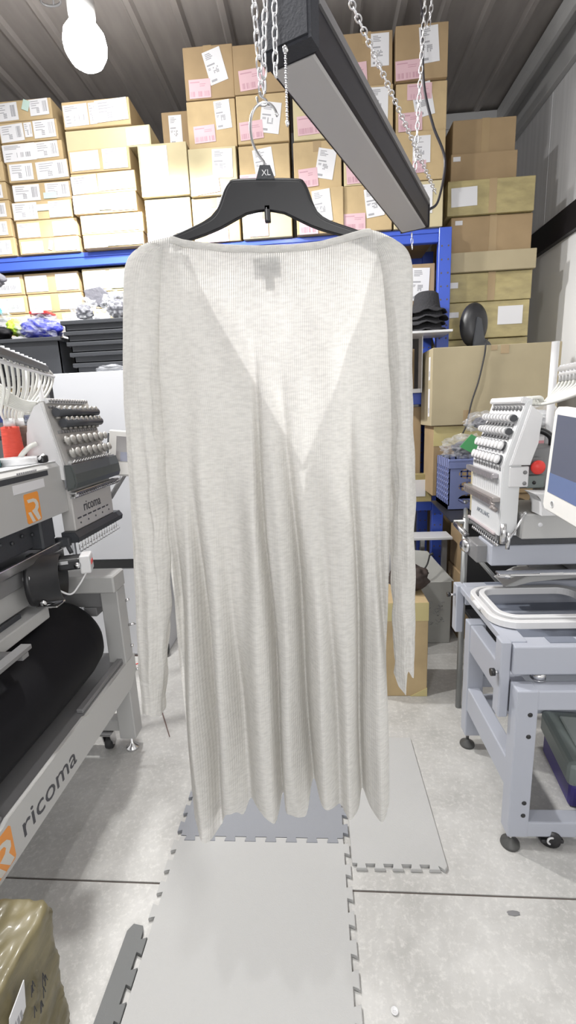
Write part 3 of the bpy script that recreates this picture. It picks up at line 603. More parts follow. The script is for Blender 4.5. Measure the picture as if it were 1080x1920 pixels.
# bolts and rods at the plank end
m = MB(); m.cyl((-.862, 1.84, .60), (-.835, 1.845, .603), .006, n=8); m.cyl((-.835, 1.845, .603), (-.80, 1.845, .60), .0025, n=6); m.cyl((-.86, 1.84, .50), (-.85, 1.84, .50), .008, n=10); m.cyl((-.86, 1.86, .37), (-.849, 1.86, .37), .006, n=10); m.cyl((-.86, 1.84, .715), (-.845, 1.845, .72), .006, n=8); m.build('bolts', M_STEEL, st)
# black cushion roll on the tray
m = MB(); n_ = 36
cxr, czr = -1.068, .632
yend = 1.765
prof = [(.001, 0), (.05, -.004), (.10, -.02), (.14, -.05), (.165, -.10), (.175, -.18), (.178, -.35), (.178, -1.3), (.15, -1.36), (.001, -1.37)]
m.lathe(prof, (cxr, yend, czr), (0, 1, 0), 48)
for v in m.b.verts: v.co.x = cxr + (v.co.x - cxr) * 1.08; v.co.z = czr + (v.co.z - czr) * .94 - max(0, v.co.x - cxr) * .12
from mathutils import noise
for v in m.b.verts:
    k = noise.noise(v.co * 4) * .008; v.co.x += k; v.co.z += k
    v.co.z = max(v.co.z, .4765)
tag(m.build('fabric_roll', M_BLACKC), 'thick black fabric-covered roll lying on the tray of the left stand', 'roll')
# ============================================================ LEFT EMBROIDERY MACHINE
em = thing('embroidery_machine', (-1.2, 1.3, .865), 'white multi-needle embroidery machine with orange logo, cropped by the left edge', 'machine')
HX = -.95
BX = -.965
m = MB(); m.prism([Vector(p) for p in ((-1.36, 1.16), (BX, 1.16), (BX, 1.335), (BX - .015, 1.352), (-1.36, 1.352))], lambda p, t: Vector((p.x, t, p.y)), .2, 1.685, .003); m.build('main_beam', M_GREY, em)
m = MB(); m.box(-1.36, BX - .012, .2, 1.685, 1.3525, 1.355); m.build('beam_top', M_WHITE, em)
m = MB(); m.box(BX, BX + .0015, .4, 1.58, 1.312, 1.330); m.mi = 1; m.box(BX, BX + .001, 1.38, 1.55, 1.275, 1.305); m.mi = 2
for a in range(10): m.box(BX, BX + .0012, 1.41 + a * .011, 1.418 + a * .011, 1.334, 1.341)
m.build('stripe_decal', [M_BLACKD, M_PAPER, M_INK], em)
lo = W(60, 975, x=BX); hi = W(52, 924, x=BX)
logo(em, (BX + .0005, 1.425, 1.168), (0, 1, 0), (0, 0, 1), .10, .80)
m = MB(); m.lathe([(.001, .002), (.028, .002), (.03, 0)], (BX, 1.27, 1.235), (1, 0, 0), 20); m.build('side_plug', M_BLACKD, em)
# inside shadowed drive parts under the beam
m = MB(); m.box(-1.30, -1.02, 1.30, 1.66, 1.06, 1.16, .004); m.box(-1.05, -.985, 1.52, 1.60, 1.05, 1.16, .006)
for a in range(5): m.lathe([(.001, .006), (.007, .005), (.007, 0)], (-1.018, 1.35 + a * .055, 1.12 - .01 * (a % 2)), (1, 0, 0), 8)
m.build('drive_unit', M_BLACKD, em)
m = MB(); m.box(-1.16, -1.03, .2, 1.62, 1.06, 1.11, .02, seg=3); m.build('lower_arm', M_GREYD, em)
m = MB(); m.box(-1.22, -.99, .2, 1.74, 1.015, 1.035, .003); m.box(-1.0, -.985, .2, 1.74, 1.02, 1.05, .002); m.build('pantograph_rail', M_STEEL, em)
m = MB(); m.box(-1.25, -1.02, .2, 1.70, .95, 1.013, .003); m.box(-1.36, -1.10, .3, 1.6, .866, .95); m.build('frame_carriage', M_GREYD, em)
# head: side cover + needle case
Y0, Y1 = 1.675, 2.03
m = MB()
cov = [Vector(p) for p in ((-1.10, 1.30), (-1.065, 1.50), (-1.03, 1.555), (-1.0, 1.57), (-.955, 1.34), (-.955, 1.28))]
m.prism(cov, lambda p, t: Vector((p.x, t, p.y)), Y0 - .012, Y0 + .008, .003); m.prism([Vector(p) for p in ((-1.10, 1.352), (-1.085, 1.46), (-1.065, 1.50), (-1.03, 1.555), (-1.012, 1.56), (-.965, 1.34))], lambda p, t: Vector((p.x, t, p.y)), Y0 + .008, Y1 - .02)
m.build('head_side_cover', M_WPL, em)
PT = Vector((-1.005, 0, 1.575)); PB = Vector((-.945, 0, 1.335)); PD = (PT - PB); PN = Vector((PD.z, 0, -PD.x)).normalized()
def HP(y, q, h=0): p = PB + PD * q + PN * h; return Vector((p.x, y, p.z))
m = MB(); m.prism([Vector(p) for p in ((0, 0), (0, 1), (1, 1), (1, 0))], lambda p, t: HP(Y0 + .008 + (Y1 - Y0 - .008) * p.x, p.y, t), -.02, 0, .002); m.build('tension_panel', mat('warm_grey_panel', (.40, .39, .38), .35), em)
m = MB(); m.prism([Vector(p) for p in ((0, .955), (0, 1.03), (1, 1.03), (1, .955))], lambda p, t: HP(Y0 + .02 + (Y1 - Y0 - .06) * p.x, p.y, t), 0, .012, .002); m.build('thread_guide_bar', M_WPL, em)
for i in range(15):
    y = Y0 + .035 + i * .0195
    m = MB(); a = HP(y, .985, .012); m.cyl(a, a + PN * .008, .0058, n=8); a = HP(y, .90, .0); m.cyl(a, a + PN * .012, .004, n=6); m.build('thread_eyelet', M_GREYD, em)
for q, ys in ((.80, Y0 + .03), (.63, Y0 + .05)):
    m = MB(); a = HP(ys, q, .022); b = HP(Y1 + .0, q, .022); m.cyl(a, b, .017, n=14); m.build('roller_bar', M_BLACKD, em)
    for i in range(8):
        y = ys + .02 + i * (Y1 - ys - .04) / 7
        m = MB(); a = HP(y, q + .055, .028); m.cyl(a - PN * .008, a + PN * .010, .008, n=8); a = HP(y, q - .07, .012); m.cyl(a - PN * .01, a + PN * .006, .006, n=8); m.build('roller_pin', M_NICKEL, em)
m = MB()
for i in range(16):
    y = Y0 + .03 + i * .0195; m.prism([Vector(p) for p in ((0, .49), (0, .53), (1, .53), (1, .49))], lambda p, t: HP(y + .012 * p.x, p.y, t), 0, .008)
m.build('guide_comb', M_GREYD, em)
for q in (.36, .16):
    for i in range(7):
        y = Y0 + .045 + i * .0455; c = HP(y, q, 0)
        m = MB(); m.lathe([(.006, 0), (.006, .012), (.019, .014), (.021, .018), (.019, .022), (.011, .026), (.011, .034), (.016, .036), (.015, .044), (.004, .046)], c, PN, 16); m.build('tension_knob', M_NICKEL, em)
m = MB(); m.prism([Vector(p) for p in ((0, .0), (0, .05), (1, .05), (1, .0))], lambda p, t: HP(Y0 + .02 + (Y1 - Y0 - .03) * p.x, p.y, t), 0, .01); m.build('lower_guide', M_GREY, em)
# dark cover bulge
m = MB(); cvp = [(-.955, 1.335), (-.925, 1.335), (-.915, 1.30), (-.912, 1.265), (-.92, 1.245), (-.955, 1.235)]
m.prism([Vector(p) for p in cvp], lambda p, t: Vector((p.x, t, p.y)), Y0 - .005, Y1 + .045, .006)
m.build('take_up_cover', mat('dark_slate_plastic', (.085, .095, .095), .35), em)
m = MB()
for i in range(15): y = Y0 + .03 + i * .022; m.cyl((-.94, y, 1.335), (-.925, y + .004, 1.352), .004, n=6)
m.box(-.955, -.93, Y0 + .01, Y1 + .03, 1.333, 1.340); m.build('take_up_levers', M_STEEL, em)
# needle case face
m = MB(); m.box(-1.0, HX, Y0 + .01, Y1, 1.075, 1.24, .004); nc = m.build('needle_case', mat('silver_grey_panel', (.46, .45, .44), .35), em)
m = MB(); m.box(HX, HX + .028, Y0, Y1 + .035, 1.222, 1.232, .002); m.box(HX, HX + .02, Y0, Y1 + .04, 1.206, 1.213, .002); m.cyl((HX + .022, Y0 - .0, 1.215), (HX + .022, Y1 + .05, 1.215), .004, n=8)
for i in range(22): m.box(HX + .014, HX + .03, Y0 + .015 + i * .0162, Y0 + .021 + i * .0162, 1.213, 1.224)
m.build('needle_bar_rail', M_STEEL, em)
text('ricoma', 'lettering', .058, (HX + .001, 1.765, 1.140), (0, 1, 0), (0, 0, 1), M_DARKTXT, em, sx=.92)
m = MB()
for i in range(26):
    if i % 4 != 3: m.box(HX, HX + .001, 1.71 + i * .0105, 1.7185 + i * .0105, 1.118, 1.124)
for i in range(5): m.lathe([(.001, .003), (.004, .002), (.004, 0)], (HX, 1.73 + i * .063, 1.10), (1, 0, 0), 8)
m.build('printed_line', M_DARKTXT, em)
# needle base with presser feet
m = MB(); m.prism([Vector(p) for p in ((-1.0, 1.075), (-.945, 1.075), (-.93, 1.055), (-.935, 1.035), (-1.0, 1.03))], lambda p, t: Vector((p.x, t, p.y)), Y0 - .012, Y1 + .05, .003); m.build('needle_base', M_BLACKD, em)
for i in range(15):
    y = Y0 + .01 + i * .0245
    m = MB(); m.cyl((-.945, y, 1.04), (-.945, y, 1.0), .0022, n=6); m.tube([Vector((-.94 + .009 * math.cos(t), y, 1.003 + .009 * math.sin(t))) for t in [-2.2 + k * .45 for k in range(9)]], .002, 6); m.build('presser_foot', M_STEEL, em)
m = MB(); m.box(-1.02, -.96, Y0 - .035, Y0 - .012, 1.025, 1.06, .004); m.cyl((-.97, Y0 - .03, 1.03), (-.955, Y0 - .035, 1.0), .008); m.build('thread_trimmer', M_BLACKD, em)
# cap driver
cd = Vector((-.985, 1.50, .952))
ax = Vector((1, .35, 0)).normalized()
m = MB(); m.lathe([(.086, -.045), (.094, -.045), (.096, -.035), (.094, -.028), (.086, -.026), (.086, .06), (.080, .06), (.080, -.045)], cd, ax, 40); m.lathe([(.001, .0), (.08, .0), (.08, .01), (.001, .01)], cd, ax, 30); drv = m.build('cap_driver', M_BLACKP, em)
m = MB(); mm_ = Matrix.Translation(cd + Vector((.01, .0, .045))) @ Matrix.Rotation(math.atan2(.35, 1), 4, 'Z'); m.box(-.03, .12, -.035, .035, -.018, .024, .008, M=mm_, seg=2); m.build('driver_arm', M_BLACKP, em)
m = MB(); m.box(.115, .152, -.036, .036, -.036, .030, .006, M=mm_, seg=2); m.mi = 1; m.box(.15, .1535, -.018, .018, -.008, .006, M=mm_); m.build('driver_end_cap', [M_WPL, M_RED], em)
m = MB(); m.box(.02, .08, -.0375, -.035, .008, .02, M=mm_); m.build('driver_plate', M_STEEL, em); m = MB(); m.lathe([(.001, .012), (.010, .01), (.012, 0)], mm_ @ Vector((.11, -.035, .0)), (0, -1, 0), 14); m.build('driver_knob', M_STEEL, em); m = MB(); m.lathe([(.001, .012), (.012, .01), (.014, 0)], cd + Vector((-.01, -.085, .03)), (.3, -1, .3), 14); m.build('driver_knob', M_STEEL, em); m = MB(); m.lathe([(.001, .012), (.010, .01), (.012, 0)], cd + Vector((.03, -.075, -.06)), (.3, -1, -.3), 14); m.build('driver_knob', M_STEEL, em)
m = MB(); m.tube(bez([mm_ @ Vector((.135, -.02, -.03)), cd + Vector((.12, .0, -.03)), cd + Vector((.095, -.02, -.055)), cd + Vector((.06, -.05, -.02))]), .0035, 6); m.build('driver_wire', M_WPL, em)
m = MB(); m.cyl(cd + Vector((0, -.02, -.095)), cd + Vector((.02, .0, -.10)), .008); m.box(cd.x - .035, cd.x + .045, 1.47, 1.53, .848, .858, .003); m.build('driver_clamp', M_STEEL, em)
# tube rack: black guide rail, white rail and hanging white tubes
RA, RB = W(-30, 645, z=1.72), W(86, 690, z=1.72)
m = MB(); m.cyl(RA, RB, .012, n=10); m.box(0, 1, -.012, .012, -.016, .006, .002, M=Matrix.Translation(RA) @ Matrix.Rotation(math.atan2((RB - RA).y, (RB - RA).x), 4, 'Z') @ Matrix.Scale((RB - RA).length, 4, (1, 0, 0))); m.build('guide_rail', M_BLACKD, em)
RC, RD = W(-30, 668, z=1.695), W(100, 706, z=1.695)
m = MB(); m.cyl(RC, RD, .008, n=8); m.build('tube_rail', M_WPL, em)
TT = HP(Y0 + .03, 1.0, -.02)
for i in range(12):
    f = i / 11; a = RA.lerp(RB, .15 + f * .82); b = RC.lerp(RD, .15 + f * .84)
    m = MB(); m.cyl(a + Vector((0, 0, -.012)), a + Vector((0, 0, .016)), .007, n=8); m.build('guide_tip', M_WPL, em)
    end = HP(Y0 + .03 + f * .12, 1.0, -.05) + Vector((-.10, .0, -.03 - .05 * (f < .6)))
    mid = b.lerp(end, .55) + Vector((-.02, -.01, -.045))
    m = MB(); m.tube(bez([a, b + Vector((0, 0, .0)), b.lerp(end, .25) + Vector((0, 0, -.03)), mid, end], 8), .0052, 6); m.build('thread_tube', M_TUBE, em)
for i in range(8):
    a = W(-10, 715 + i * 5, x=-1.10); b = HP(Y0 + .01, 1.0, -.025) + Vector((0, .004 * i, -.003 * i)); c = a.lerp(b, .55) + Vector((0, 0, -.02))
    m = MB(); m.tube(bez([a, c, b], 10), .0055, 6); m.build('thread_tube', M_TUBE, em)
m = MB(); q0 = W(48, 640, y=1.80); m.cyl(W(50, 770, y=1.80), W(46, 690, y=1.80), .009); m.cyl((q0.x - .03, 1.9, 1.35), (q0.x - .03, 1.9, 1.72), .010); m.build('rack_post', M_WPL, em)
# thread cones
def cone(p, mt, lab, r=.038, h=.13):
    p = Vector(p); t = thing('thread_cone', p, lab, 'thread', None)
    m = MB(); prof = [(r * 1.02, 0)] + [(r * (1.0 - .18 * k / 16) * (1 + .02 * (k % 2)), h * (k / 16)) for k in range(17)] + [(r * .55, h + .002)]; m.lathe(prof, p, n=24); m.build('thread_winding', mt, t)
    m = MB(); m.lathe([(r * .55, h), (r * .5, h + .03), (r * .46, h + .03), (r * .46, h)], p, n=20); m.build('cone_core', M_WPL, t); return t
cone((-1.115, 1.638, 1.3565), M_REDTH, 'red thread cone on the left machine, left of the brown one', .036)
cone((-1.142, 1.735, 1.3565), M_BRTH, 'brown thread cone right of the red one on the left machine', .036)
cone((-1.10, 1.475, 1.3565), M_TLTH, 'dark teal thread cone cut by the left photo edge', .036, .11)
rl = thing('tape_roll', (-1.04, 1.5, 1.3555), 'white tape roll with looped white hose on top of the left machine', 'tape roll')
m = MB(); m.lathe([(.03, 0), (.058, 0), (.06, .003), (.06, .022), (.058, .025), (.03, .025), (.028, .02), (.028, .003)], (-1.05, 1.56, 1.3555), n=32); m.build('roll_body', M_WPL, rl)
m = MB(); m.tube(bez([W(34, 866, y=1.6), W(42, 852, y=1.6), W(55, 838, y=1.62), W(68, 832, y=1.64)]), .009, 10); m.build('hose', M_TUBE, rl)
m = MB(); m.box(-1.0, -.975, 1.585, 1.62, 1.3555, 1.382, .006, seg=2); m.mi = 1; m.cyl((-.99, 1.58, 1.37), (-.98, 1.60, 1.384), .005); tag(m.build('cable_clip', [M_BLACKP, M_WPL]), 'small black and white clip on the beam beside the tape roll', 'clip')
# control tablet on far side
tb = thing('control_tablet', (-.96, 2.2, 1.08), 'silver framed touch screen at the far end of the left machine', 'screen')
TM = Matrix.Translation((-.925, 2.2, 1.335)) @ Matrix.Rotation(math.radians(8), 4, 'Y') @ Matrix.Rotation(math.radians(18), 4, 'Z') @ Matrix.Rotation(math.radians(-12), 4, 'X')
m = MB(); m.box(-.085, .085, -.012, .012, -.115, .105, .008, M=TM, seg=2); m.build('bezel', mat('silver_plastic', (.50, .49, .47), .35), tb)
m = MB(); m.box(-.05, .07, -.0135, -.012, -.045, .075, M=TM); m.mi = 1; m.box(-.03, .07, -.014, -.0134, -.045, .0, M=TM); m.build('screen', [mat('brownish_display', (.15, .14, .14), .2), mat('bluish_display', (.10, .11, .17), .2)], tb)
m = MB(); m.box(-.092, -.080, -.008, .02, -.11, .09, .003, M=TM); m.build('rear_shell', M_BLACKD, tb)
m = MB(); m.cyl((-.95, 2.22, 1.24), (-1.02, 2.16, 1.12), .012); m.box(-1.30, -1.03, 2.12, 2.17, 1.10, 1.13, .004); m.box(-1.36, -1.28, 1.70, 2.17, 1.10, 1.14, .004); m.build('mount_arm', M_GREYD, tb)
# ============================================================ RIGHT MACHINE STAND
SX = .61; SY0, SY1 = 1.33, 1.83
rs = thing('machine_stand', (.95, 1.58, 0), 'blue-grey steel stand on levelling feet under the right machine', 'stand')
LW_ = .068
for (x0_, y0_) in ((SX, SY0), (SX, SY1 - LW_ + .03), (1.35, SY0), (1.35, SY1 - LW_ + .03)):
    m = MB(); m.box(x0_, x0_ + LW_, y0_, y0_ + .06, .075 if y0_ > 1.5 else .045, .605, .005, seg=2); o = m.build('leg', M_BGREY, rs)
m = MB(); m.box(SX + LW_ - .004, 1.352, SY0 + .001, SY0 + .059, .535, .604, .005, seg=2); m.build('front_top_rail', M_BGREY, rs)
m = MB(); m.box(SX + LW_ - .005, 1.36, SY0 + .002, SY0 + .058, .045, .105, .005, seg=2); m.build('front_bottom_rail', M_BGREY, rs)
m = MB(); m.box(SX + LW_ - .005, 1.36, SY1 - .02, SY1 + .03, .30, .36, .005); m.box(SX + LW_ - .005, 1.36, SY1 - .02, SY1 + .03, .17, .24, .005); m.build('rear_rail', M_BGREY, rs)
m = MB(); m.box(SX + .004, SX + .055, SY0 + .05, SY1, .48, .60, .005, seg=2); m.build('side_top_rail', M_BGREY, rs)
m = MB(); m.box(SX + .004, SX + .055, SY0 + .05, SY1, .20, .31, .005, seg=2); m.build('side_bottom_rail', M_BGREY, rs)
for zc in (.52, .44, .185, .135):
    m = MB(); m.lathe([(.001, .0022), (.007, .002), (.008, 0)], (SX + .044 if zc > .4 else SX + .047, SY0, zc), (0, -1, 0), 14); m.build('plug', M_BLACKP, rs)
foot(SX + .018, SY0 + .016, rs, mat('dark_foot_rubber', (.07, .07, .068), .5), .032); foot(SX + .025, SY1, rs, mat('dark_foot_rubber', (.07, .07, .068), .5), .032)
m = MB(); m.lathe([(.006, .0), (.006, .02)], (SX + .018, SY0 + .016, .022)); m.cyl((SX + .025, SY1, .03), (SX + .025, SY1, .085), .007); m.build('foot_stem', M_STEEL, rs)
cs = MB(); cx_ = .76; cs.box(cx_ - .035, cx_ + .04, SY0 - .0, SY0 + .06, .02, .034, .003); cs.lathe([(.001, -.02), (.034, -.018), (.036, 0), (.034, .018), (.001, .02)], (cx_, SY0 + .02, .018 + .018), (.5, 1, 0), 20); cs.build('caster', M_BLACKP, rs)
m = MB(); m.tube([Vector((cx_ + .013 * math.cos(t) - .004, SY0 - .003, .036 + .013 * math.sin(t))) for t in [1.2 + k * .4 for k in range(9)]], .0035, 6); m.build('brake_tab', M_WPL, rs)
# upper tray frame (table) with corner brackets, slate panel
tt = thing('table_frame', (.95, 1.6, .61), 'grey tray table with slate panels on the right stand', 'table')
for (x0_, y0_, z0_) in ((SX - .035, 1.385, .47), (SX - .035, 1.87, .53)):
    m = MB(); m.box(x0_, x0_ + .033, y0_, y0_ + .05, z0_, .745, .004); m.build('corner_post', M_BGREY, tt)
m = MB(); m.box(SX, 1.42, 1.372, 1.44, .635, .735, .005, seg=2); m.build('front_apron', M_BGREY, tt)
m = MB(); m.box(SX - .02, SX + .05, 1.40, 1.90, .715, .742, .003); m.box(SX, 1.42, 1.86, 1.91, .66, .744, .003); m.build('table_rim', M_BGREY, tt)
m = MB(); m.box(SX + .05, 1.40, 1.44, 1.86, .655, .668, .002); m.build('sunken_panel', M_BGREYD, tt)
m = MB(); m.box(SX + .05, 1.40, 1.70, 1.715, .668, .70, .002); m.build('panel_rib', M_BGREY, tt)
m = MB(); m.box(SX + .12, SX + .21, 1.395, 1.435, .7352, .737); m.box(SX + .22, SX + .28, 1.40, 1.42, .7352, .737); m.box(SX + .09, SX + .25, 1.88, 1.905, .7442, .746); m.build('dark_patch', M_BGREYD, tt)
m = MB(); m.lathe([(.024, -.022), (.022, -.026), (.001, -.026)], (SX + .09, 1.395, .635), (0, 0, 1), 20); m.lathe([(.022, 0), (.024, -.022)], (SX + .09, 1.395, .635), (0, 0, 1), 20); m.build('levelling_knob', M_STEEL, tt)
m = MB(); m.cyl((SX - .036, 1.40, .63), (SX - .048, 1.40, .63), .006, n=10); m.build('bolt_stem', M_STEEL, tt); m = MB(); m.cyl((SX - .036, 1.885, .70), (SX - .06, 1.885, .70), .005, n=10); m.build('bolt_stem', M_STEEL, tt)
m = MB(); m.cyl((SX - .047, 1.40, .63), (SX - .06, 1.40, .63), .013, n=10); m.build('thumb_knob', M_BLACKP, tt); m = MB(); m.cyl((SX - .058, 1.885, .70), (SX - .07, 1.885, .70), .010, n=10); m.build('thumb_knob', M_BLACKP, tt)
m = MB(); m.box(.80, 1.4, 1.83, 1.93, .745, .775, .004); m.build('support_block', M_BGREY, tt)
# hoop: white rounded frame lying on the table
hp = []
def rr(cx, cy, w, d, r, n=8):
    P = []
    for (sx, sy, a0) in ((1, 1, 0), (-1, 1, 90), (-1, -1, 180), (1, -1, 270)):
        for k in range(n + 1): a = math.radians(a0 + 90 * k / n); P.append((cx + sx * (w / 2 - r) + r * math.cos(a), cy + sy * (d / 2 - r) + r * math.sin(a)))
    return P
hoop = thing('embroidery_hoop', (.79, 1.62, .747), 'large white rounded embroidery hoop lying on the grey table', 'hoop')
for w, d, r, z0_, z1_ in ((.43, .33, .085, .747, .772), (.375, .275, .07, .752, .778)):
    m = MB(); th = .0195; O_ = rr(.80, 1.635, w, d, r); I_ = rr(.80, 1.635, w - 2 * th, d - 2 * th, r - th * .8); n = len(O_)
    vs = [[m.b.verts.new((p[0], p[1], z)) for p in L_] for (L_, z) in ((O_, z0_), (O_, z1_ - .003), ([(p[0] * .98 + .02 * .80, p[1] * .98 + .02 * 1.635) for p in O_], z1_), ([(p[0] * 1.01 - .01 * .80, p[1] * 1.01 - .01 * 1.635) for p in I_], z1_), (I_, z1_ - .003), (I_, z0_))]
    for k in range(6):
        for i in range(n): m.b.faces.new((vs[k][i], vs[k][(i + 1) % n], vs[(k + 1) % 6][(i + 1) % n], vs[(k + 1) % 6][i]))
    m.build('hoop_ring', M_WPL, hoop)
m = MB(); m.box(.575, .61, 1.61, 1.68, .752, .766, .006, seg=2); m.build('hoop_bracket', M_WPL, hoop)
# ============================================================ RIGHT MACHINE
rm = thing('embroidery_machine', (.9, 1.7, .745), 'white slim multi-needle embroidery machine head at the right with curved tubes', 'machine')
RY0, RY1 = 1.575, 1.87; RX = .62
# lower needle case (vertical), upper part leaning back
m = MB(); m.prism([Vector(p) for p in ((RX, 1.045), (RX, 1.285), (RX + .065, 1.50), (RX + .085, 1.505), (RX + .06, 1.28), (RX + .06, 1.045))], lambda p, t: Vector((p.x, t, p.y)), RY0, RY1, .003); m.build('needle_case', M_WHITE, rm)
m = MB(); m.prism([Vector(p) for p in ((RX + .02, 1.29), (RX + .075, 1.485), (RX + .115, 1.45), (RX + .105, 1.36), (RX + .085, 1.29))], lambda p, t: Vector((p.x, t, p.y)), RY0 - .012, RY0 + .10, .003); m.build('side_cover', M_WPL, rm)
m = MB(); m.box(RX + .022, RX + .085, RY0 - .006, RY0 + .04, 1.215, 1.285, .003); m.build('side_plate', M_WPL, rm)
for zc in (1.265, 1.228):
    m = MB(); m.lathe([(.001, .004), (.006, .003), (.007, 0)], (RX + .072, RY0 - .006, zc), (0, -1, 0), 12); m.build('plate_screw', M_GREYD, rm)
QB = Vector((RX, 0, 1.285)); QT = Vector((RX + .065, 0, 1.50)); QD = QT - QB; QN = Vector((-QD.z, 0, QD.x)).normalized()
def RP(y, q, h=0): p = QB + QD * q + QN * h; return Vector((p.x, y, p.z))
m = MB(); m.prism([Vector(p) for p in ((0, .95), (0, 1.04), (1, 1.04), (1, .95))], lambda p, t: RP(RY0 + .005 + (RY1 - RY0 - .02) * p.x, p.y, t), -.02, .016, .003); m.build('top_guide', M_WPL, rm)
for i in range(9):
    y = RY0 + .02 + i * .029
    m = MB(); a = RP(y, .88, 0); m.lathe([(.008, 0), (.008, .006), (.003, .008)], a, QN, 10); m.build('thread_eyelet', M_GREYD, rm)
for q in (.72, .52):
    for i in range(9):
        y = RY0 + .035 + i * .029
        m = MB(); c = RP(y, q, .016); m.cyl(c - Vector((0, .012, 0)), c + Vector((0, .012, 0)), .014, .012, n=12); m.build('roller', M_WPL, rm)
        m = MB(); c = RP(y, q - .085, .0); m.cyl(c, c + QN * .010 + Vector((0, 0, -.008)), .004, n=6); m.build('roller_pin', M_GREYD, rm)
    m = MB(); c = RP(RY0 + .018, q, .014); m.cyl(c - Vector((0, .004, 0)), c + Vector((0, .003, 0)), .0115, n=14); m.build('roller_cap', M_BLACKD, rm)
for q, off in ((.30, .03), (.09, .0)):
    for i in range(8):
        y = RY0 + .03 + off * .3 + i * .033; c = RP(y, q, 0)
        m = MB(); m.lathe([(.012, 0), (.016, .001), (.016, .003), (.008, .004), (.008, .010), (.0145, .011), (.0145, .02), (.012, .022), (.001, .022)], c, QN, 18); k = m.build('tension_knob', M_WPL, rm)
        m = MB(); m.lathe([(.0145, .003), (.0168, .004), (.0168, .008), (.0145, .009)], c, QN, 18); m.build('knob_ring', M_BLACKD, rm)
m = MB()
for i in range(11): m.box(RX - .004, RX, RY0 + .015 + i * .025, RY0 + .028 + i * .025, 1.272, 1.281)
m.build('slot_row', M_GREYD, rm)
m = MB(); m.box(RX - .02, RX, RY0 + .03, RY1 + .02, 1.242, 1.258, .002)
for i in range(26): m.box(RX - .022, RX - .018, RY0 + .035 + i * .0105, RY0 + .040 + i * .0105, 1.240, 1.26)
m.build('take_up_comb', mat('lilac_grey_metal', (.40, .38, .40), .35, metal=.4), rm)
m = MB(); m.box(RX - .026, RX, RY0 + .005, RY1 + .025, 1.163, 1.180, .002); m.cyl((RX - .022, RY0, 1.157), (RX - .022, RY1 + .03, 1.157), .0045, n=8)
for i in range(24): m.box(RX - .03, RX - .024, RY0 + .015 + i * .0118, RY0 + .021 + i * .0118, 1.153, 1.173)
m.cyl((RX - .03, RY0 + .004, 1.150), (RX - .01, RY0 + .004, 1.135), .008, n=8); m.build('needle_bar_rail', mat('taupe_metal', (.34, .31, .30), .35, metal=.5), rm)
for i in range(14):
    m = MB(); y = RY0 + .02 + i * .0195; m.box(RX - .0008, RX, y, y + .0015, 1.185, 1.238); m.build('needle_slot', mat('slot_shade', (.52, .52, .53), .4), rm)
text('APOLLANG', 'lettering', .024, (RX - .0008, 1.80, 1.088), (0, -1, 0), (0, 0, 1), M_GTXT, rm, sx=1.05)
m = MB(); m.box(RX - .008, RX + .002, RY0 + .03, RY1 + .015, 1.040, 1.05, .002); m.build('lower_lip', mat('rose_grey_trim', (.45, .40, .41), .4), rm)
for i in range(14):
    y = RY0 + .03 + i * .0195
    m = MB(); m.cyl((RX + .01, y, 1.045), (RX + .008, y, 1.005), .0028, n=6); m.lathe([(.006, 0), (.006, .008), (.003, .009)], (RX + .008, y, 1.0), n=8); m.build('presser_foot', M_STEEL, rm)
m = MB(); m.box(RX - .0, RX + .05, RY0 + .02, RY1, 1.022, 1.044, .002); m.build('needle_base', M_GREYD, rm)
m = MB(); m.cyl((RX + .012, RY0 - .006, 1.09), (RX + .012, RY0 - .006, 1.02), .010); m.cyl((RX + .03, RY0 - .01, 1.06), (RX + .028, RY0 - .01, 1.0), .007); m.cyl((RX + .03, RY0 - .01, 1.03), (RX + .075, RY0 - .02, 1.125), .004); m.lathe([(.001, -.007), (.007, 0), (.001, .007)], (RX + .075, RY0 - .02, 1.128)); m.build('presser_mechanism', M_STEEL, rm)
# body behind: e-stop box, arms
m = MB(); m.box(RX + .07, 1.20, RY0 + .05, RY0 + .22, 1.20, 1.34, .006); m.build('head_body', M_GREYD, rm)
m = MB(); m.box(RX + .09, RX + .15, RY0 + .02, RY0 + .05, 1.205, 1.25, .003); m.mi = 1; m.lathe([(.001, .003), (.006, .002), (.006, 0)], (RX + .115, RY0 + .02, 1.225), (0, -1, 0), 12); m.build('switch_bracket', [M_GGREEN, M_BLACKP], rm)
m = MB(); m.box(RX + .09, RX + .14, RY0 + .02, RY0 + .05, 1.252, 1.31, .003); m.build('stop_button_box', M_GREYD, rm)
m = MB(); m.lathe([(.01, 0), (.01, .012), (.022, .014), (.024, .022), (.020, .028), (.001, .03)], (RX + .115, RY0 + .02, 1.28), (0, -1, 0), 24); m.build('stop_button', M_RED, rm)
m = MB(); m.prism([Vector(p) for p in ((RX + .075, 1.205), (RX + .16, 1.20), (RX + .22, 1.195), (RX + .22, 1.13), (RX + .105, 1.13), (RX + .10, 1.185))], lambda p, t: Vector((p.x, t, p.y)), 1.50, 1.58, .003); m.build('light_bracket', M_WPL, rm)
m = MB(); m.box(RX + .07, 1.30, 1.56, 1.80, 1.035, 1.122, .005, seg=2); m.build('cylinder_arm', M_GREY, rm)
m = MB(); m.lathe([(.001, .002), (.007, .0015), (.008, 0)], (RX + .13, 1.56, 1.085), (0, -1, 0), 18); m.build('round_sticker', M_PAPER, rm)
m = MB(); m.box(RX + .03, 1.30, 1.64, 1.90, .99, 1.034, .003); m.build('arm_underside', M_BLACKD, rm)
m = MB(); m.box(RX + .01, 1.30, 1.66, 1.80, .905, .985, .004); m.mi = 1; m.box(RX - .03, RX + .05, 1.70, 1.82, .905, .975, .004); m.mi = 0; m.build('hook_arm', [M_BGREY, M_GREYD], rm)
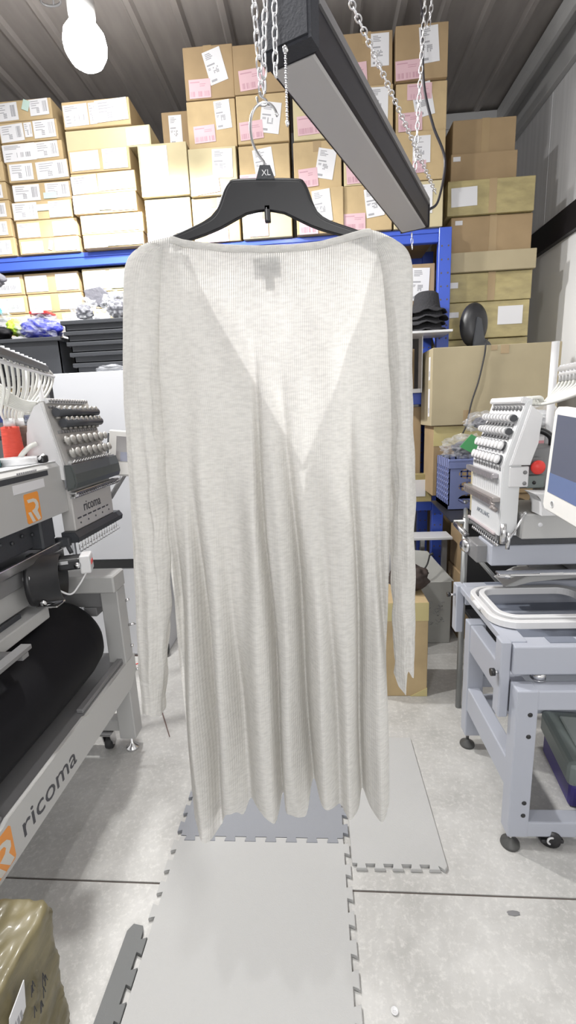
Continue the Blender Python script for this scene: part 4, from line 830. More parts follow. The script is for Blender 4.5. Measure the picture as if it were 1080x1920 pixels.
m = MB(); m.lathe([(.001, .02), (.02, .018), (.028, .008), (.028, -.008), (.018, -.016), (.001, -.018)], (RX - .035, 1.80, .945), (-1, -.3, 0), 20); m.cyl((RX - .03, 1.82, .98), (RX - .05, 1.90, 1.01), .012); m.build('rotary_hook', M_STEEL, rm)
m = MB(); m.box(RX + .02, 1.35, 1.60, 1.64, .885, .895, .002); m.cyl((RX + .02, 1.62, .885), (RX + .06, 1.60, .885), .008); m.box(RX + .16, RX + .24, 1.595, 1.60, .892, .899, .001); m.build('drive_rail', M_STEEL, rm)
m = MB(); m.box(.85, 1.30, 1.83, 1.95, .777, .9, .004); m.box(.95, 1.30, 1.66, 1.95, .86, .9, .004); m.build('machine_base', M_GREYD, rm)
m = MB(); m.prism([Vector(p) for p in ((.72, .79), (.80, .83), (1.2, .86), (1.2, .84), (.82, .81), (.76, .79))], lambda p, t: Vector((p.x, t, p.y)), 1.74, 1.86, .002); m.build('brace_plate', M_GREY, rm)
# thread stand and tubes on the right
m = MB(); m.cyl((.86, 1.78, 1.13), (.86, 1.78, 1.70), .013); m.cyl((.90, 1.62, 1.13), (.90, 1.62, 1.66), .012); m.build('rack_post', M_WPL, rm)
ra = W(1052, 692, y=1.66); rb = W(1150, 672, y=1.30)
m = MB(); m.cyl(ra, rb, .011); m.cyl(ra + Vector((0, 0, -.018)), rb + Vector((0, 0, -.018)), .008); m.build('guide_rail', M_WPL, rm)
for i in range(12):
    f = i / 11; a = ra.lerp(rb, f * .9 + .02)
    m = MB(); m.cyl(a + Vector((0, 0, .012)), a + Vector((0, 0, -.04)), .008, n=8); m.build('guide_tip', M_WPL, rm)
    e = RP(RY0 + .02 + i * .020, 1.03, -.005); a2 = a + Vector((0, 0, -.04)); mid = a2.lerp(e, .5) + Vector((0, 0, -.045))
    m = MB(); m.tube(bez([a2, a2 + Vector((-.01, .01, -.025)), mid, e + Vector((.045, 0, .002)), e], 8), .0058, 6); m.build('thread_tube', M_TUBE, rm)
# tablet
rt = thing('control_tablet', (.78, 1.33, 1.13), 'white framed touch screen with grey-blue display cut by the right edge', 'screen')
A = W(1040, 762, y=1.34); B = W(1016, 952, y=1.36); D_ = W(1085, 994, y=1.16)
up = (A - B).normalized(); rt_ = (D_ - B).normalized(); nn = rt_.cross(up).normalized(); up = nn.cross(rt_)
def TP(a, b, h): return B + rt_ * a + up * b + nn * h
hh = (A - B).length
m = MB(); m.prism([Vector(p) for p in ((.012, 0), (.30, 0), (.31, .012), (.31, hh), (.012, hh), (0, hh - .012), (0, .012))], lambda p, t: TP(p.x, p.y, t), -.03, 0, .004); m.build('bezel', mat('ivory_plastic', (.80, .79, .76), .35), rt)
m = MB(); m.prism([Vector(p) for p in ((.022, .055), (.29, .055), (.29, hh - .02), (.022, hh - .02))], lambda p, t: TP(p.x, p.y, t), 0, .001); m.mi = 1; m.prism([Vector(p) for p in ((.022, .055), (.29, .055), (.29, .115), (.022, .11))], lambda p, t: TP(p.x, p.y, t), .001, .0016); m.build('screen', [M_SCREEN, M_SCREENB], rt)
m = MB(); c = TP(.055, .026, 0); m.lathe([(.010, 0), (.010, .0012), (.008, .0012), (.008, 0)], c, nn, 20); m.build('power_mark', M_WPL, rt)
m = MB(); c = TP(.16, .1, -.03); m.cyl(c, Vector((.93, 1.52, 1.17)), .014); m.build('mount_arm', M_GREYD, rt)
m = MB(); m.box(.87, .98, 1.50, 1.60, 1.124, 1.20, .004); m.build('mount_base', M_GREY, rt)
# items behind the machine head: bags, black strap
bg_ = bagged((.93, 2.05, 1.43), (.10, .08, .05), M_WPL, 'clear bag of white goods behind the right machine head', 12, .7)
m = MB(); m.tube(bez([(.77, 1.72, 1.385), (.80, 1.71, 1.392), (.83, 1.70, 1.37), (.835, 1.70, 1.335)]), .011, 8); tag(m.build('strap', M_BLACKP, origin=(.8, 1.7, 1.34)), 'black curved strap above the red stop button', 'strap')
m = MB(); m.box(.84, 1.05, 1.98, 2.15, 1.25, 1.36, .01); m.mi = 1; m.box(.85, 1.04, 1.977, 1.98, 1.30, 1.335); m.mi = 2; m.box(.83, 1.06, 1.97, 2.15, 1.362, 1.378, .004)
tag(m.build('parts_box', [M_WPL, mat('pink_print', (.62, .28, .30), .5), M_WPL]), 'white parts box with pink print behind the right machine', 'box')
# ============================================================ PIPE RACK, CRATE, floor boxes right back
pr = thing('pipe_cart', (.9, 2.15, 0), 'dark metal pipe cart standing behind the right machine', 'cart')
for (x_, y_) in ((.675, 2.10), (1.15, 2.10), (.80, 2.5), (1.15, 2.5)):
    m = MB(); m.cyl((x_, y_, 0), (x_, y_, .985), .014, n=12); m.build('pipe_leg', mat('dull_pipe_steel', (.33, .34, .34), .4, metal=.6), pr)
m = MB(); m.cyl((.62, 2.10, .965), (1.15, 2.10, .965), .011, n=10); m.cyl((.675, 2.10, .965), (.80, 2.5, .965), .011, n=10); m.cyl((.675, 2.08, .86), (.80, 1.95, .70), .010, n=10); m.cyl((.80, 2.5, .965), (1.15, 2.5, .965), .011, n=10); m.build('pipe_rail', MATS['dull_pipe_steel'], pr)
m = MB(); m.box(.80, 1.14, 2.11, 2.49, .35, .37, .002); m.box(.80, 1.13, 2.45, 2.47, .37, .94); m.prism([Vector(p) for p in ((.62, 2.13), (1.14, 2.13), (1.14, 2.62), (.645, 2.62))], lambda p, t: Vector((p.x, p.y, t)), .955, .9635); m.build('cart_panel', M_BLACKP, pr)
# blue crate on the cart/stool
cr = thing('crate', (.72, 2.42, .963), 'periwinkle blue plastic crate with oval holes holding clear bags', 'crate')
m = MB(); CX0, CX1, CY0, CY1, CZ0, CZ1 = .665, .90, 2.36, 2.60, .968, 1.225
def lattice(fn, w, h, nx, nz, t=.008, diag=True):
    # frame plus crossing slats, holes stay open
    for a in (0, 1): fn(a * (w - t), a * (w - t) + t, 0, h)
    for b in (0, .0): fn(0, w, b, b + .022)
    fn(0, w, h - .045, h)
    for i in range(1, nx): fn(w * i / nx - t / 2, w * i / nx + t / 2, 0, h)
    for j in range(1, nz): fn(0, w, .02 + (h - .06) * j / nz - t / 2, .02 + (h - .06) * j / nz + t / 2)
lattice(lambda a, b, c, d: m.box(CX0, CX0 + .006, CY0 + a, CY0 + b, CZ0 + c, CZ0 + d), CY1 - CY0, CZ1 - CZ0, 7, 7)
lattice(lambda a, b, c, d: m.box(CX1 - .006, CX1, CY0 + a, CY0 + b, CZ0 + c, CZ0 + d), CY1 - CY0, CZ1 - CZ0, 7, 7)
lattice(lambda a, b, c, d: m.box(CX0 + a, CX0 + b, CY1 - .006, CY1, CZ0 + c, CZ0 + d), CX1 - CX0, CZ1 - CZ0, 7, 7)
# front: three big round openings
for z in range(3):
    zc = CZ0 + .05 + z * .066
    ring_o = [(CX0 + .10 + .05 * math.cos(t), zc + .026 * math.sin(t)) for t in [k * math.pi / 12 for k in range(24)]]
    vo = [m.b.verts.new((p[0], CY0, p[1])) for p in ring_o]
    sq = []
    for k in range(24):
        t = k * math.pi / 12; cxx, szz = math.cos(t), math.sin(t); s_ = 1 / max(abs(cxx), abs(szz)); sq.append((CX0 + .10 + cxx * s_ * .10, zc + szz * s_ * .033))
    v2 = [m.b.verts.new((p[0], CY0, p[1])) for p in sq]
    for k in range(24): m.b.faces.new((vo[k], vo[(k + 1) % 24], v2[(k + 1) % 24], v2[k]))
m.box(CX0, CX1, CY0 - .001, CY0 + .004, CZ0, CZ0 + .018); m.box(CX0, CX1, CY0 - .006, CY0 + .004, CZ1 - .045, CZ1); m.box(CX0 + .20, CX1, CY0, CY0 + .004, CZ0, CZ1)
m.box(CX0, CX1, CY0, CY1, CZ0, CZ0 + .006); m.box(CX0 - .006, CX1 + .006, CY0 - .008, CY0 + .002, CZ1 - .012, CZ1, .002)
m.build('crate_body', M_CRATE, cr)
bagged((.78, 2.47, 1.275), (.115, .095, .06), M_GREYF, 'clear bags heaped in the blue crate', 13, .6)
bagged((.87, 2.50, 1.40), (.08, .07, .05), M_GREYF, 'upper clear bag with grey cloth on the crate heap', 14, .6)
m = MB(); p1 = [W(q[0], q[1], y=2.36) for q in ((862, 838), (884, 814), (906, 826), (886, 850))]
m.prism([Vector((p.x, p.z)) for p in p1], lambda p, t: Vector((p.x, t, p.y)), 2.36, 2.363); tag(m.build('green_card', M_GREEN), 'bright green card leaning between the crate bags and machine head', 'card')
m = MB(); m.box(.77, .86, 2.29, 2.345, .9645, 1.19, .003); tag(m.build('carton_piece', M_CARD2), 'narrow cream carton upright beside the blue crate', 'box')
# stool / bin below the crate
sb = thing('side_bench', (.72, 2.95, 0), 'dark low bench with white top edge under the lower shelf', 'bench')
m = MB(); m.box(.50, .855, 2.90, 3.05, .645, .662, .002); m.build('bench_top', M_WPL, sb)
m = MB(); m.box(.80, .83, 2.93, 2.96, 0, .645); m.build('leg', M_GREYD, sb); m = MB(); m.box(.66, .685, 2.93, 2.96, 0, .645); m.build('leg', M_STEEL, sb)
m = MB(); m.box(.5, .53, 2.93, 2.96, 0, .645); m.build('leg', M_GREYD, sb)
# grey white box with scribbles
wb = thing('carton', (.65, 2.85, 0), 'greyish white box with black handwriting and folded top flap', 'box')
m = MB(); m.box(.47, .815, 2.75, 2.89, .0, .42, .004); m.build('carton_body', mat('dull_white_card', (.36, .36, .34), .7, var=.08, vscale=6), wb)
m = MB(); m.prism([Vector(p) for p in ((.47, .42), (.83, .42), (.74, .52), (.69, .58), (.47, .60))], lambda p, t: Vector((p.x, t - .0, p.y)), 2.755, 2.765); 
for v in m.b.verts: v.co.y += (v.co.z - .42) * .7
m.build('top_flap', MATS['dull_white_card'], wb)
m = MB()
for k in range(26):
    x_, z_ = .68 + R(0, .09), .12 + R(0, .17); a = R(-1.2, 1.2); l_ = R(.006, .018)
    m.tube([(x_, 2.749, z_), (x_ + l_ * math.cos(a), 2.749, z_ + l_ * math.sin(a)), (x_ + l_ * math.cos(a) + R(-.008, .008), 2.749, z_ + l_ * math.sin(a) - .006)], .0011, 4)
m.build('handwriting', M_INK, wb)
m = MB(); m.tube(bez([W(806, 1040, y=2.74), W(800, 1060, y=2.73), W(786, 1078, y=2.72), W(770, 1095, y=2.71)]), .005, 6); m.cyl(W(806, 1040, y=2.74), W(812, 1038, y=2.74), .008); tag(m.build('black_cable', M_RUB, origin=(.62, 2.72, .45)), 'short black cable draped over the greyish white box', 'cable')
m = MB(); m.box(.36, .50, 2.60, 2.72, .0, .66, .004); tag(m.build('white_panel_box', M_WHITEF), 'narrow white upright box right of the cardigan beside the handwriting box', 'box')
# tan floor carton
fc = carton(.20, .54, 2.19, 2.45, .0, .53, 'tall tan floor carton behind the right sleeve with taped top corner', M_CARD)
m = MB(); m.box(.202, .54, 2.1885, 2.1905, .43, .528); m.build('packing_tape', M_CTAPE, fc); m = MB(); m.prism([Vector(p) for p in ((.455, .001), (.541, .001), (.541, .05))], lambda p, t: Vector((p.x, t, p.y)), 2.187, 2.192); m.build('packing_tape', M_CTAPE, fc)
m = MB(); 
blob('dark_bag', (.47, 2.36, .60), (.10, .08, .07), mat('dark_brown_cloth', (.06, .045, .04), .7), 'dark brown cloth lying on the tan floor carton', 'cloth', 20)
# toolbox under right stand
tbx = thing('toolbox', (1.05, 1.62, 0), 'grey-green toolbox with indigo base on the floor under the right stand', 'toolbox')
TX = Matrix.Translation((1.05, 1.62, 0)) @ Matrix.Rotation(math.radians(-8), 4, 'Z')
m = MB(); m.box(-.13, .18, -.14, .16, 0, .10, .015, M=TX, seg=2); m.build('base', M_PURP, tbx)
m = MB(); m.box(-.145, .19, -.155, .17, .10, .20, .02, M=TX, seg=2); m.build('lid', M_GGREEN, tbx)
m = MB(); m.box(-.09, .15, -.10, .12, .20, .208, .006, M=TX); m.build('clear_insert', mat('pale_green_plastic', (.42, .47, .45), .3), tbx)
# ============================================================ FLOOR MATS
def jig(p0, p1, n, dep, side, t0=0.0, flush=None):
    """dovetail edge points from p0 (inclusive) to p1 (exclusive)"""
    p0, p1 = Vector(p0), Vector(p1); d = (p1 - p0); L_ = d.length; d.normalize(); nrm = Vector((-d.y, d.x)) * side; P = [p0]; st_ = L_ / n
    for i in range(n):
        a = i * st_ + st_ * .25; b = i * st_ + st_ * .75
        P += [p0 + d * (a + st_ * .06), p0 + d * (a - st_ * .05) + nrm * dep, p0 + d * (b + st_ * .05) + nrm * dep, p0 + d * (b - st_ * .06)]
    return P
def matobj(pts, mt, lab, zt=.013):
    m = MB(); m.prism([Vector(p) for p in pts], lambda p, t: Vector((p.x, p.y, t)), .0006, zt, .0012); return tag(m.build('foam_mat', mt), lab, 'floor mat', 'interlocking foam floor mats')
XL_, XR_, YM = -.553, .052, 1.343
g = .0012
def off(P, dx, dy): return [Vector((p[0] + dx, p[1] + dy)) for p in P]
edgeM = jig((XL_ + .02, YM), (XR_, YM), 8, .02, -1)
A_ = jig((XR_, .745), (XR_, YM), 8, .02, -1) + [Vector((XR_, YM))] + list(reversed(edgeM))[0:-1] + [Vector((XL_ + .02, YM))] + jig((XL_ + .02, YM), (XL_ + .02, 1.05), 4, .02, -1) + [Vector((XL_ + .018, 1.05)), Vector((XL_ + .018, .745))]
matobj(A_, M_MATL, 'large light grey foam mat in the foreground')
B_ = off(edgeM, 0, g * 2) + [Vector((XR_, YM + g * 2))] + jig((XR_, YM + g * 2), (XR_, 1.94), 8, .02, -1) + [Vector((XR_, 1.94)), Vector((XL_ + .02, 1.94))] + jig((XL_ + .02, 1.94), (XL_ + .02, YM + g * 2), 8, .018, -1)
matobj(B_, M_MATD, 'blue-grey foam mat under the cardigan hem, behind the light mat')
XA = .078
C_ = [Vector((XA, 1.255))] + jig((XA, 1.255), (.375, 1.255), 5, .018, -1) + [Vector((.378, 1.236)), Vector((.389, 1.25)), Vector((.389, 1.86)), Vector((XA, 1.86))]
matobj(C_, M_MATL, 'half-width light grey foam mat at right with straight right edge')
D2 = [Vector((-.605, .35)), Vector((-.556, .35))] + jig((-.556, .35), (-.556, 1.03), 9, .018, -1) + [Vector((-.556, 1.03)), Vector((-.562, 1.045)), Vector((-.592, 1.05)), Vector((-.605, 1.03))]
matobj(D2, M_MATK, 'dark grey foam edge strip along the left of the light mat')
# small things on the floor
t = W(740, 1895, z=.004); m = MB(); m.lathe([(.001, .0005), (.006, .001), (.0095, .003), (.0095, .005), (.007, .0055), (.006, .004), (.001, .004)], (t.x, t.y, .0), n=24); m.mi = 1
for dx in (-.002, .002): m.lathe([(.0008, .0041), (.0008, .0045)], (t.x + dx, t.y, 0), n=6)
tag(m.build('button', [M_WPL, M_INK]), 'small white button lying on the concrete at bottom right', 'button')
a, b = W(300, 1322, z=.004), W(318, 1381, z=.004); m = MB(); m.cyl(a, b, .0035, .002, n=8); tag(m.build('thin_stick', M_BARB), 'thin brown stick on the floor below the left cuff', 'stick')
for (u1, v1, u2, v2, col, lb) in ((244, 1229, 264, 1229, M_BARB, 'thin dark wire end sticking out behind the left stand leg'), (246, 1248, 265, 1242, M_RED, 'thin red wire end sticking out below the dark wire')):
    a, b = W(u1, v1, z=.003), W(u2, v2, z=.003); m = MB(); m.cyl(a, b, .003, n=6); tag(m.build('wire_end', col), lb, 'wire')
a = W(963, 1712, z=.002); m = MB(); bmesh.ops.create_icosphere(m.b, subdivisions=2, radius=1)
for v in m.b.verts: v.co = Vector((v.co.x * .018 * (1 + .4 * math.sin(v.co.y * 9)), v.co.y * .008, (v.co.z + 1) * .0012)) + Vector((a.x, a.y, .0003))
tag(m.build('debris_scrap', M_GREYD), 'small grey scrap on the concrete at lower right', 'scrap')
# wrapped carton bottom left
wc = thing('wrapped_carton', (-.76, .60, 0), 'tape-wrapped yellow-brown carton in the bottom left corner', 'box')
m = MB(); bmesh.ops.create_grid(m.b, x_segments=1, y_segments=1, size=1); m.b.clear()
m.box(-.846, -.667, .42, .832, .001, .383, .010, seg=2)
bmesh.ops.subdivide_edges(m.b, edges=[e for e in m.b.edges if e.calc_length() > .1], cuts=26, use_grid_fill=True)
for v in m.b.verts:
    k = noise.noise(v.co * 9) * .012 + noise.noise(Vector((v.co.x * 40, (v.co.y + v.co.z) * 12, (v.co.y - v.co.z) * 40))) * .007; v.co.x += k; v.co.z = max(.001, v.co.z + k * (1 if v.co.z > .05 else 0)); v.co.y += k * .5
for f in m.b.faces: f.smooth = True
m.build('carton_body', M_WRAP, wc)
m = MB(); S_ = lambda q, t: Vector((-.655 + t, q.x, q.y)); m.prism([Vector(p) for p in ((.632, .262), (.690, .285), (.700, .345), (.648, .325))], S_, 0, .002); m.mi = 1
for k in range(4): m.prism([Vector(p) for p in ((.645 + k * .009, .275), (.651 + k * .009, .277), (.651 + k * .009, .298), (.645 + k * .009, .296))], S_, .002, .0026)
m.build('shipping_label', [M_PAPER, M_INK], wc)
m = MB()
for k in range(9): y_ = .705 + R(0, .05); z_ = .20 + R(0, .08); m.tube([(-.656, y_, z_), (-.656, y_ + .006, z_ + .025), (-.656, y_ + .009, z_ + .004)], .0012, 4)
m.build('marker_writing', M_DARKTXT, wc)
m = MB(); m.prism([Vector(p) for p in ((-.80, .50), (-.74, .47), (-.72, .55), (-.79, .58))], lambda p, t: Vector((p.x, p.y, t)), .392, .394); m.build('shipping_label', M_PAPER, wc)
# ============================================================ HANGING SHOP LIGHT
FL = thing('shop_light', (.21, 1.71, 2.25), 'long black unlit shop light hanging diagonally on chains', 'light')
na, nb, fa, fb = W(508, 130, z=2.25), W(590, 92, z=2.25), W(752, 432, z=2.25), W(800, 427, z=2.25)
ctr0 = (na + nb) / 2; ctr1 = (fa + fb) / 2; dirv = (ctr1 - ctr0).normalized(); sid = Vector((dirv.y, -dirv.x, 0)); Lf = (ctr1 - ctr0).length; hw = .056
def FP(s_, a, z): return ctr0 + dirv * s_ + sid * a + Vector((0, 0, z))
m = MB(); m.prism([Vector(p) for p in ((-hw, -.004), (-hw, .06), (-.03, .095), (hw + .004, .095), (hw + .006, .082), (hw + .006, -.001), (hw, -.004))], lambda p, t: FP(t, p.x, p.y), 0, Lf, .002); m.build('housing', M_FIXB, FL)
m = MB(); m.prism([Vector(p) for p in ((-hw - .004, -.006), (hw + .010, -.006), (hw + .010, .098), (-.03, .098), (-hw - .004, .06))], lambda p, t: FP(t, p.x, p.y), -.05, .004, .006)
m.build('near_end_cap', mat('fuzzy_black_cap', (.03, .032, .04), .7, bump=.15, bscale=150), FL)
m = MB(); m.prism([Vector(p) for p in ((-hw - .002, -.006), (hw + .008, -.006), (hw + .010, .004), (hw + .010, .09), (-.03, .098), (-hw - .002, .06))], lambda p, t: FP(t, p.x, p.y), Lf - .006, Lf + .008, .003); m.build('far_end_cap', M_FIXB, FL)
m = MB(); m.prism([Vector(p) for p in ((-hw + .004, -.004), (-hw + .008, -.0065), (hw - .010, -.0065), (hw - .004, -.004))], lambda p, t: FP(t, p.x, p.y), .005, Lf - .007); m.build('diffuser', M_LENS, FL)
m = MB(); m.prism([Vector(p) for p in ((hw + .005, .078), (hw + .012, .078), (hw + .012, .099), (hw - .01, .099))], lambda p, t: FP(t, p.x, p.y), .004, Lf - .01); m.build('top_edge', M_FIXT, FL)
# pull chain and cable
pc = FP(-.035, -.012, -.01)
m = MB(); m.lathe([(.001, -.007), (.006, -.003), (.007, .002), (.004, .008)], W(535, 93, y=1.15)); m.build('pull_switch', M_STEEL, FL)
p0 = W(535, 95, y=1.15); p1 = W(539, 230, y=1.15)
m = MB(); n = 30
for k in range(n):
    p = p0.lerp(p1, k / n); m.cyl(p, p0.lerp(p1, (k + .7) / n), .0022 + .001 * (k % 2), n=6)
m.lathe([(.001, -.008), (.004, -.003), (.004, .003), (.001, .006)], p1); m.build('pull_chain', M_CHAIN, FL)
m = MB(); m.tube(bez([W(804, 394, y=2.28), W(822, 375, y=2.30), W(834, 300, y=2.32), W(812, 235, y=2.30), W(795, 160, y=2.28), W(792, 60, y=2.25), W(790, 10, y=2.2), W(780, -60, z=3.66)]), .0055, 8); m.build('power_cable', M_FIXB, FL)
# ---- chains
def chain(path, name, lab, r=.0022, ll=.026, lw=.0085, m0=None):
    P = [Vector(p) for p in path]; pts = []; 
    seg = [(b - a).length for a, b in zip(P, P[1:])]; tot = sum(seg); n = int(tot / (ll * .78)); m = MB()
    def at(s_):
        for (a, b), l_ in zip(zip(P, P[1:]), seg):
            if s_ <= l_: return a.lerp(b, s_ / l_)
            s_ -= l_
        return P[-1]
    for i in range(n):
        c = at((i + .5) / n * tot); d = (at((i + 1) / n * tot) - at(i / n * tot)).normalized(); x_ = d.orthogonal().normalized() if abs(d.z) < .99 else Vector((1, 0, 0)); x_ = (x_ - d * x_.dot(d)).normalized(); y_ = d.cross(x_)
        s_ = x_ if i % 2 else y_; s_ = (s_ * math.cos(.5) + (y_ if i % 2 else -x_) * math.sin(.5))
        ring = []
        for k in range(14):
            t = 2 * math.pi * k / 14; ring.append(c + d * (math.copysign(abs(math.cos(t)) ** .8, math.cos(t)) * ll / 2) + s_ * math.sin(t) * lw * .75)
        m.tube(ring, r, 5, closed=True)
    return tag(m.build(name, M_CHAIN), lab, 'chain', 'thin silver link chains')
YC = .87
k0 = W(491, 178, y=YC)
chain([W(474, -120, y=YC), W(476, 0, y=YC), W(484, 100, y=YC), k0], 'link_chain', 'leftmost silver chain meeting the hanger hook', .0015, .022, .0065)
chain([W(499, -120, y=YC + .01), W(498, 0, y=YC + .01), W(495, 80, y=YC + .01), k0 + Vector((.003, .01, .01))], 'link_chain', 'middle silver chain joining the left one above the hook', .0015, .022, .0065)
chain([W(513, -120, y=1.12), W(515, 10, y=1.12), W(517, 143, y=1.12)], 'link_chain', 'silver chain hanging in front of the light end, right of the hook chains', .0018, .026, .008)
chain([FP(-.12, .10, .22)] + [FP(Lf * k / 6, .09 - .0 * k, .155 - .006 * k) for k in range(7)], 'link_chain', 'silver chain draped along the top of the shop light', .0019, .026, .0085)
chain([W(800, -60, y=2.16), W(797, 0, y=2.16), W(786, 180, y=2.16), W(780, 290, y=2.16), W(777, 330, y=2.16)], 'link_chain', 'long silver chain holding the far end of the shop light', .0022, .03, .0095)
chain([W(814, -60, y=2.22), W(808, 20, y=2.22), W(803, 50, y=2.22)], 'link_chain', 'short chain end beside the long far chain at the top', .0022, .03, .0095)
chain([W(772, 436, y=2.2), W(773, 468, y=2.2)], 'link_chain', 'short dangling chain end under the far end of the light', .0016, .022, .006)
# ============================================================ HANGER
hg = thing('clothes_hanger', (-.069, .87, 1.76), 'black plastic clothes hanger with wire hook and XL size tag holding the cardigan', 'hanger')
YH = .87
top = [(322, 446), (345, 437), (375, 423), (398, 411), (410, 397), (418, 378), (425, 357), (432, 345), (443, 340), (500, 338), (556, 339), (565, 343), (572, 356), (580, 378), (590, 398), (604, 411), (630, 422), (660, 432), (690, 443)]
bot = [(700, 470), (665, 452), (640, 441), (610, 433), (585, 424), (560, 412), (535, 400), (515, 393), (500, 391), (482, 393), (462, 401), (440, 413), (415, 427), (385, 440), (350, 452), (322, 462)]
pts = [W(u, v, y=YH) for u, v in top + bot]
m = MB(); m.prism([Vector((p.x, p.z)) for p in pts], lambda p, t: Vector((p.x, t, p.y)), YH - .006, YH + .006, .0025)
# flange along the lower edge: gives the curved underside
bt = [W(u, v, y=YH) for u, v in reversed(bot)]
m.tube(bez([(p.x, YH + .002, p.z + .003) for p in bt], 4), .0045, 8); 
tp = [W(u, v, y=YH) for u, v in top]; m.tube(bez([(p.x, YH, p.z - .003) for p in tp], 4), .0065, 8)
m.build('hanger_body', M_BLACKP, hg)
m = MB(); a = W(496, 392, y=YH); b = W(508, 417, y=YH); m.box(a.x, b.x, YH - .006, YH + .004, b.z, a.z + .004, .001); m.mi = 1; m.box(a.x + .003, a.x + .0045, YH - .0068, YH - .006, b.z + .002, a.z); m.build('centre_clip', [M_BLACKP, M_GREYD], hg)
q = [W(u, v, y=YH) for u, v in ((488, 314), (507, 314), (517, 341), (481, 341))]
m = MB(); m.prism([Vector((p.x, p.z)) for p in q], lambda p, t: Vector((p.x, t, p.y)), YH - .009, YH + .007, .001); m.build('size_tag', M_BLACKD, hg)
o_ = W(490.5, 329.5, y=YH - .0095); text('XL', 'size_lettering', .0125, (o_.x, YH - .0092, o_.z), (1, 0, 0), (0, 0, 1), M_PAPER, hg, sx=1)
hk = bez([W(u, v, y=YH) for u, v in ((497, 320), (495, 305), (484, 290), (474, 268), (470, 243), (471, 220), (478, 203), (490, 194), (503, 194), (513, 202), (519, 214))], 10)
m = MB(); m.tube(hk, .0022, 10); m.lathe([(.001, -.003), (.0035, 0), (.001, .003)], W(519, 215, y=YH)); m.build('wire_hook', M_STEEL, hg)
sh = bez([W(u, v, y=YH) for u, v in ((488, 172), (490, 181), (499, 188), (500, 195), (494, 198), (486, 196), (483, 190), (482, 182))], 8)
m = MB(); m.tube(sh, .0018, 8); tag(m.build('s_hook', M_STEEL), 'small bent wire hook between the chains and the hanger hook', 'hook')
# ============================================================ CARDIGAN
cg = thing('cardigan', (-.07, .87, .70), 'long heather oatmeal ribbed cardigan with V opening hanging on the black hanger', 'clothing')
YG = .87
TOPC = smooth_tab([(250, 470), (262, 462), (285, 455), (325, 447), (345, 455), (380, 461), (430, 466), (490, 468), (550, 466), (600, 460), (640, 449), (680, 436), (690, 434), (715, 440), (740, 450), (762, 465)], 2)
Lt = smooth_tab([(440, 258), (470, 256), (500, 258), (600, 268), (700, 283), (800, 298), (900, 308), (1000, 314), (1100, 322), (1200, 330), (1300, 338), (1400, 347), (1500, 353), (1560, 357)], 4)
Rt = smooth_tab([(440, 752), (470, 755), (500, 752), (600, 742), (700, 738), (800, 735), (900, 733), (1000, 730), (1100, 728), (1300, 726), (1400, 727), (1500, 728), (1560, 726)], 4)
HEMB = smooth_tab([(0, 1528), (.05, 1545), (.10, 1556), (.155, 1566), (.17, 1530), (.20, 1502), (.25, 1500), (.285, 1514), (.31, 1492), (.36, 1484), (.42, 1498), (.455, 1512), (.48, 1498), (.54, 1506), (.595, 1513), (.615, 1474), (.66, 1478), (.74, 1490), (.78, 1502), (.90, 1506), (.96, 1514), (.985, 1508), (1, 1488)], 1)
HEMF = smooth_tab([(0, 1500), (.1, 1520), (.2, 1490), (.3, 1470), (.4, 1480), (.46, 1500), (.5, 1485), (.6, 1470), (.7, 1482), (.8, 1496), (.9, 1500), (1, 1480)], 2)
# creases: (u at v=700, u at v=1500, width px, depth m, start v)
CR = [(352, 411, 10, .030, 950), (372, 445, 16, -.012, 800), (478, 532, 6, .034, 760), (455, 505, 18, -.010, 800), (505, 560, 16, -.014, 760), (530, 592, 8, .024, 820), (560, 615, 14, -.010, 900),
      (655, 684, 7, .022, 850), (630, 655, 18, -.010, 800), (690, 745, 8, .016, 900), (700, 708, 12, -.008, 900), (335, 380, 12, -.016, 950), (400, 470, 10, .010, 1000), (590, 640, 9, .012, 1000), (310, 352, 7, .012, 900)]
def folds(u, v, ph=0.0, k=1.0):
    y = 0
    for (a, b, w, d, s_) in CR:
        if v < s_ - 150: continue
        g_ = min(1, max(0, (v - s_ + 150) / 450)); g_ = g_ * g_ * (3 - 2 * g_)
        c = a + (b - a) * (v - 700) / 800 + 3 * math.sin(v / 90 + a)
        y += d * (1.45 if w < 12 else 1.25) * g_ * math.exp(-((u - c) / w) ** 2)
    g2 = min(1, max(0, (v - 600) / 800))
    y += g2 * (.0085 * math.sin(u / 17 + ph + .4 * math.sin(v / 140)) + .004 * math.sin(u / 9.5 + 2 * ph + v / 300))
    y += .0030 * math.sin(u / 30 + v / 75 + ph) * min(1, max(0, (v - 480) / 200)) + .0012 * math.sin(u / 13 - v / 38)
    return y * k * (1 + .5 * g2)
def bulge(s_): return math.sin(math.pi * min(1, max(0, s_))) ** .5
def gpt(u, v, yoff):
    p = W(u, v, y=YG); return Vector((p.x, YG + yoff, p.z))
def backf(a, b):
    u_t = 258 + (755 - 258) * a; vt = interp(TOPC, u_t); vb = interp(HEMB, a); v = vt + (vb - vt) * b
    tb_ = min(1, b * 3); u = interp(Lt, v) + (interp(Rt, v) - interp(Lt, v)) * a; u = u_t + (u - u_t) * tb_
    th = .016 + .014 * min(1, b * 2)
    return gpt(u, v, -bulge(a) * th - .0 + folds(u, v))
m = MB(); m.grid(backf, 240, 260, uvfn=lambda a, b: (a * 1.5, b)); m.build('back_panel', M_KNIT, cg, fixn=False)
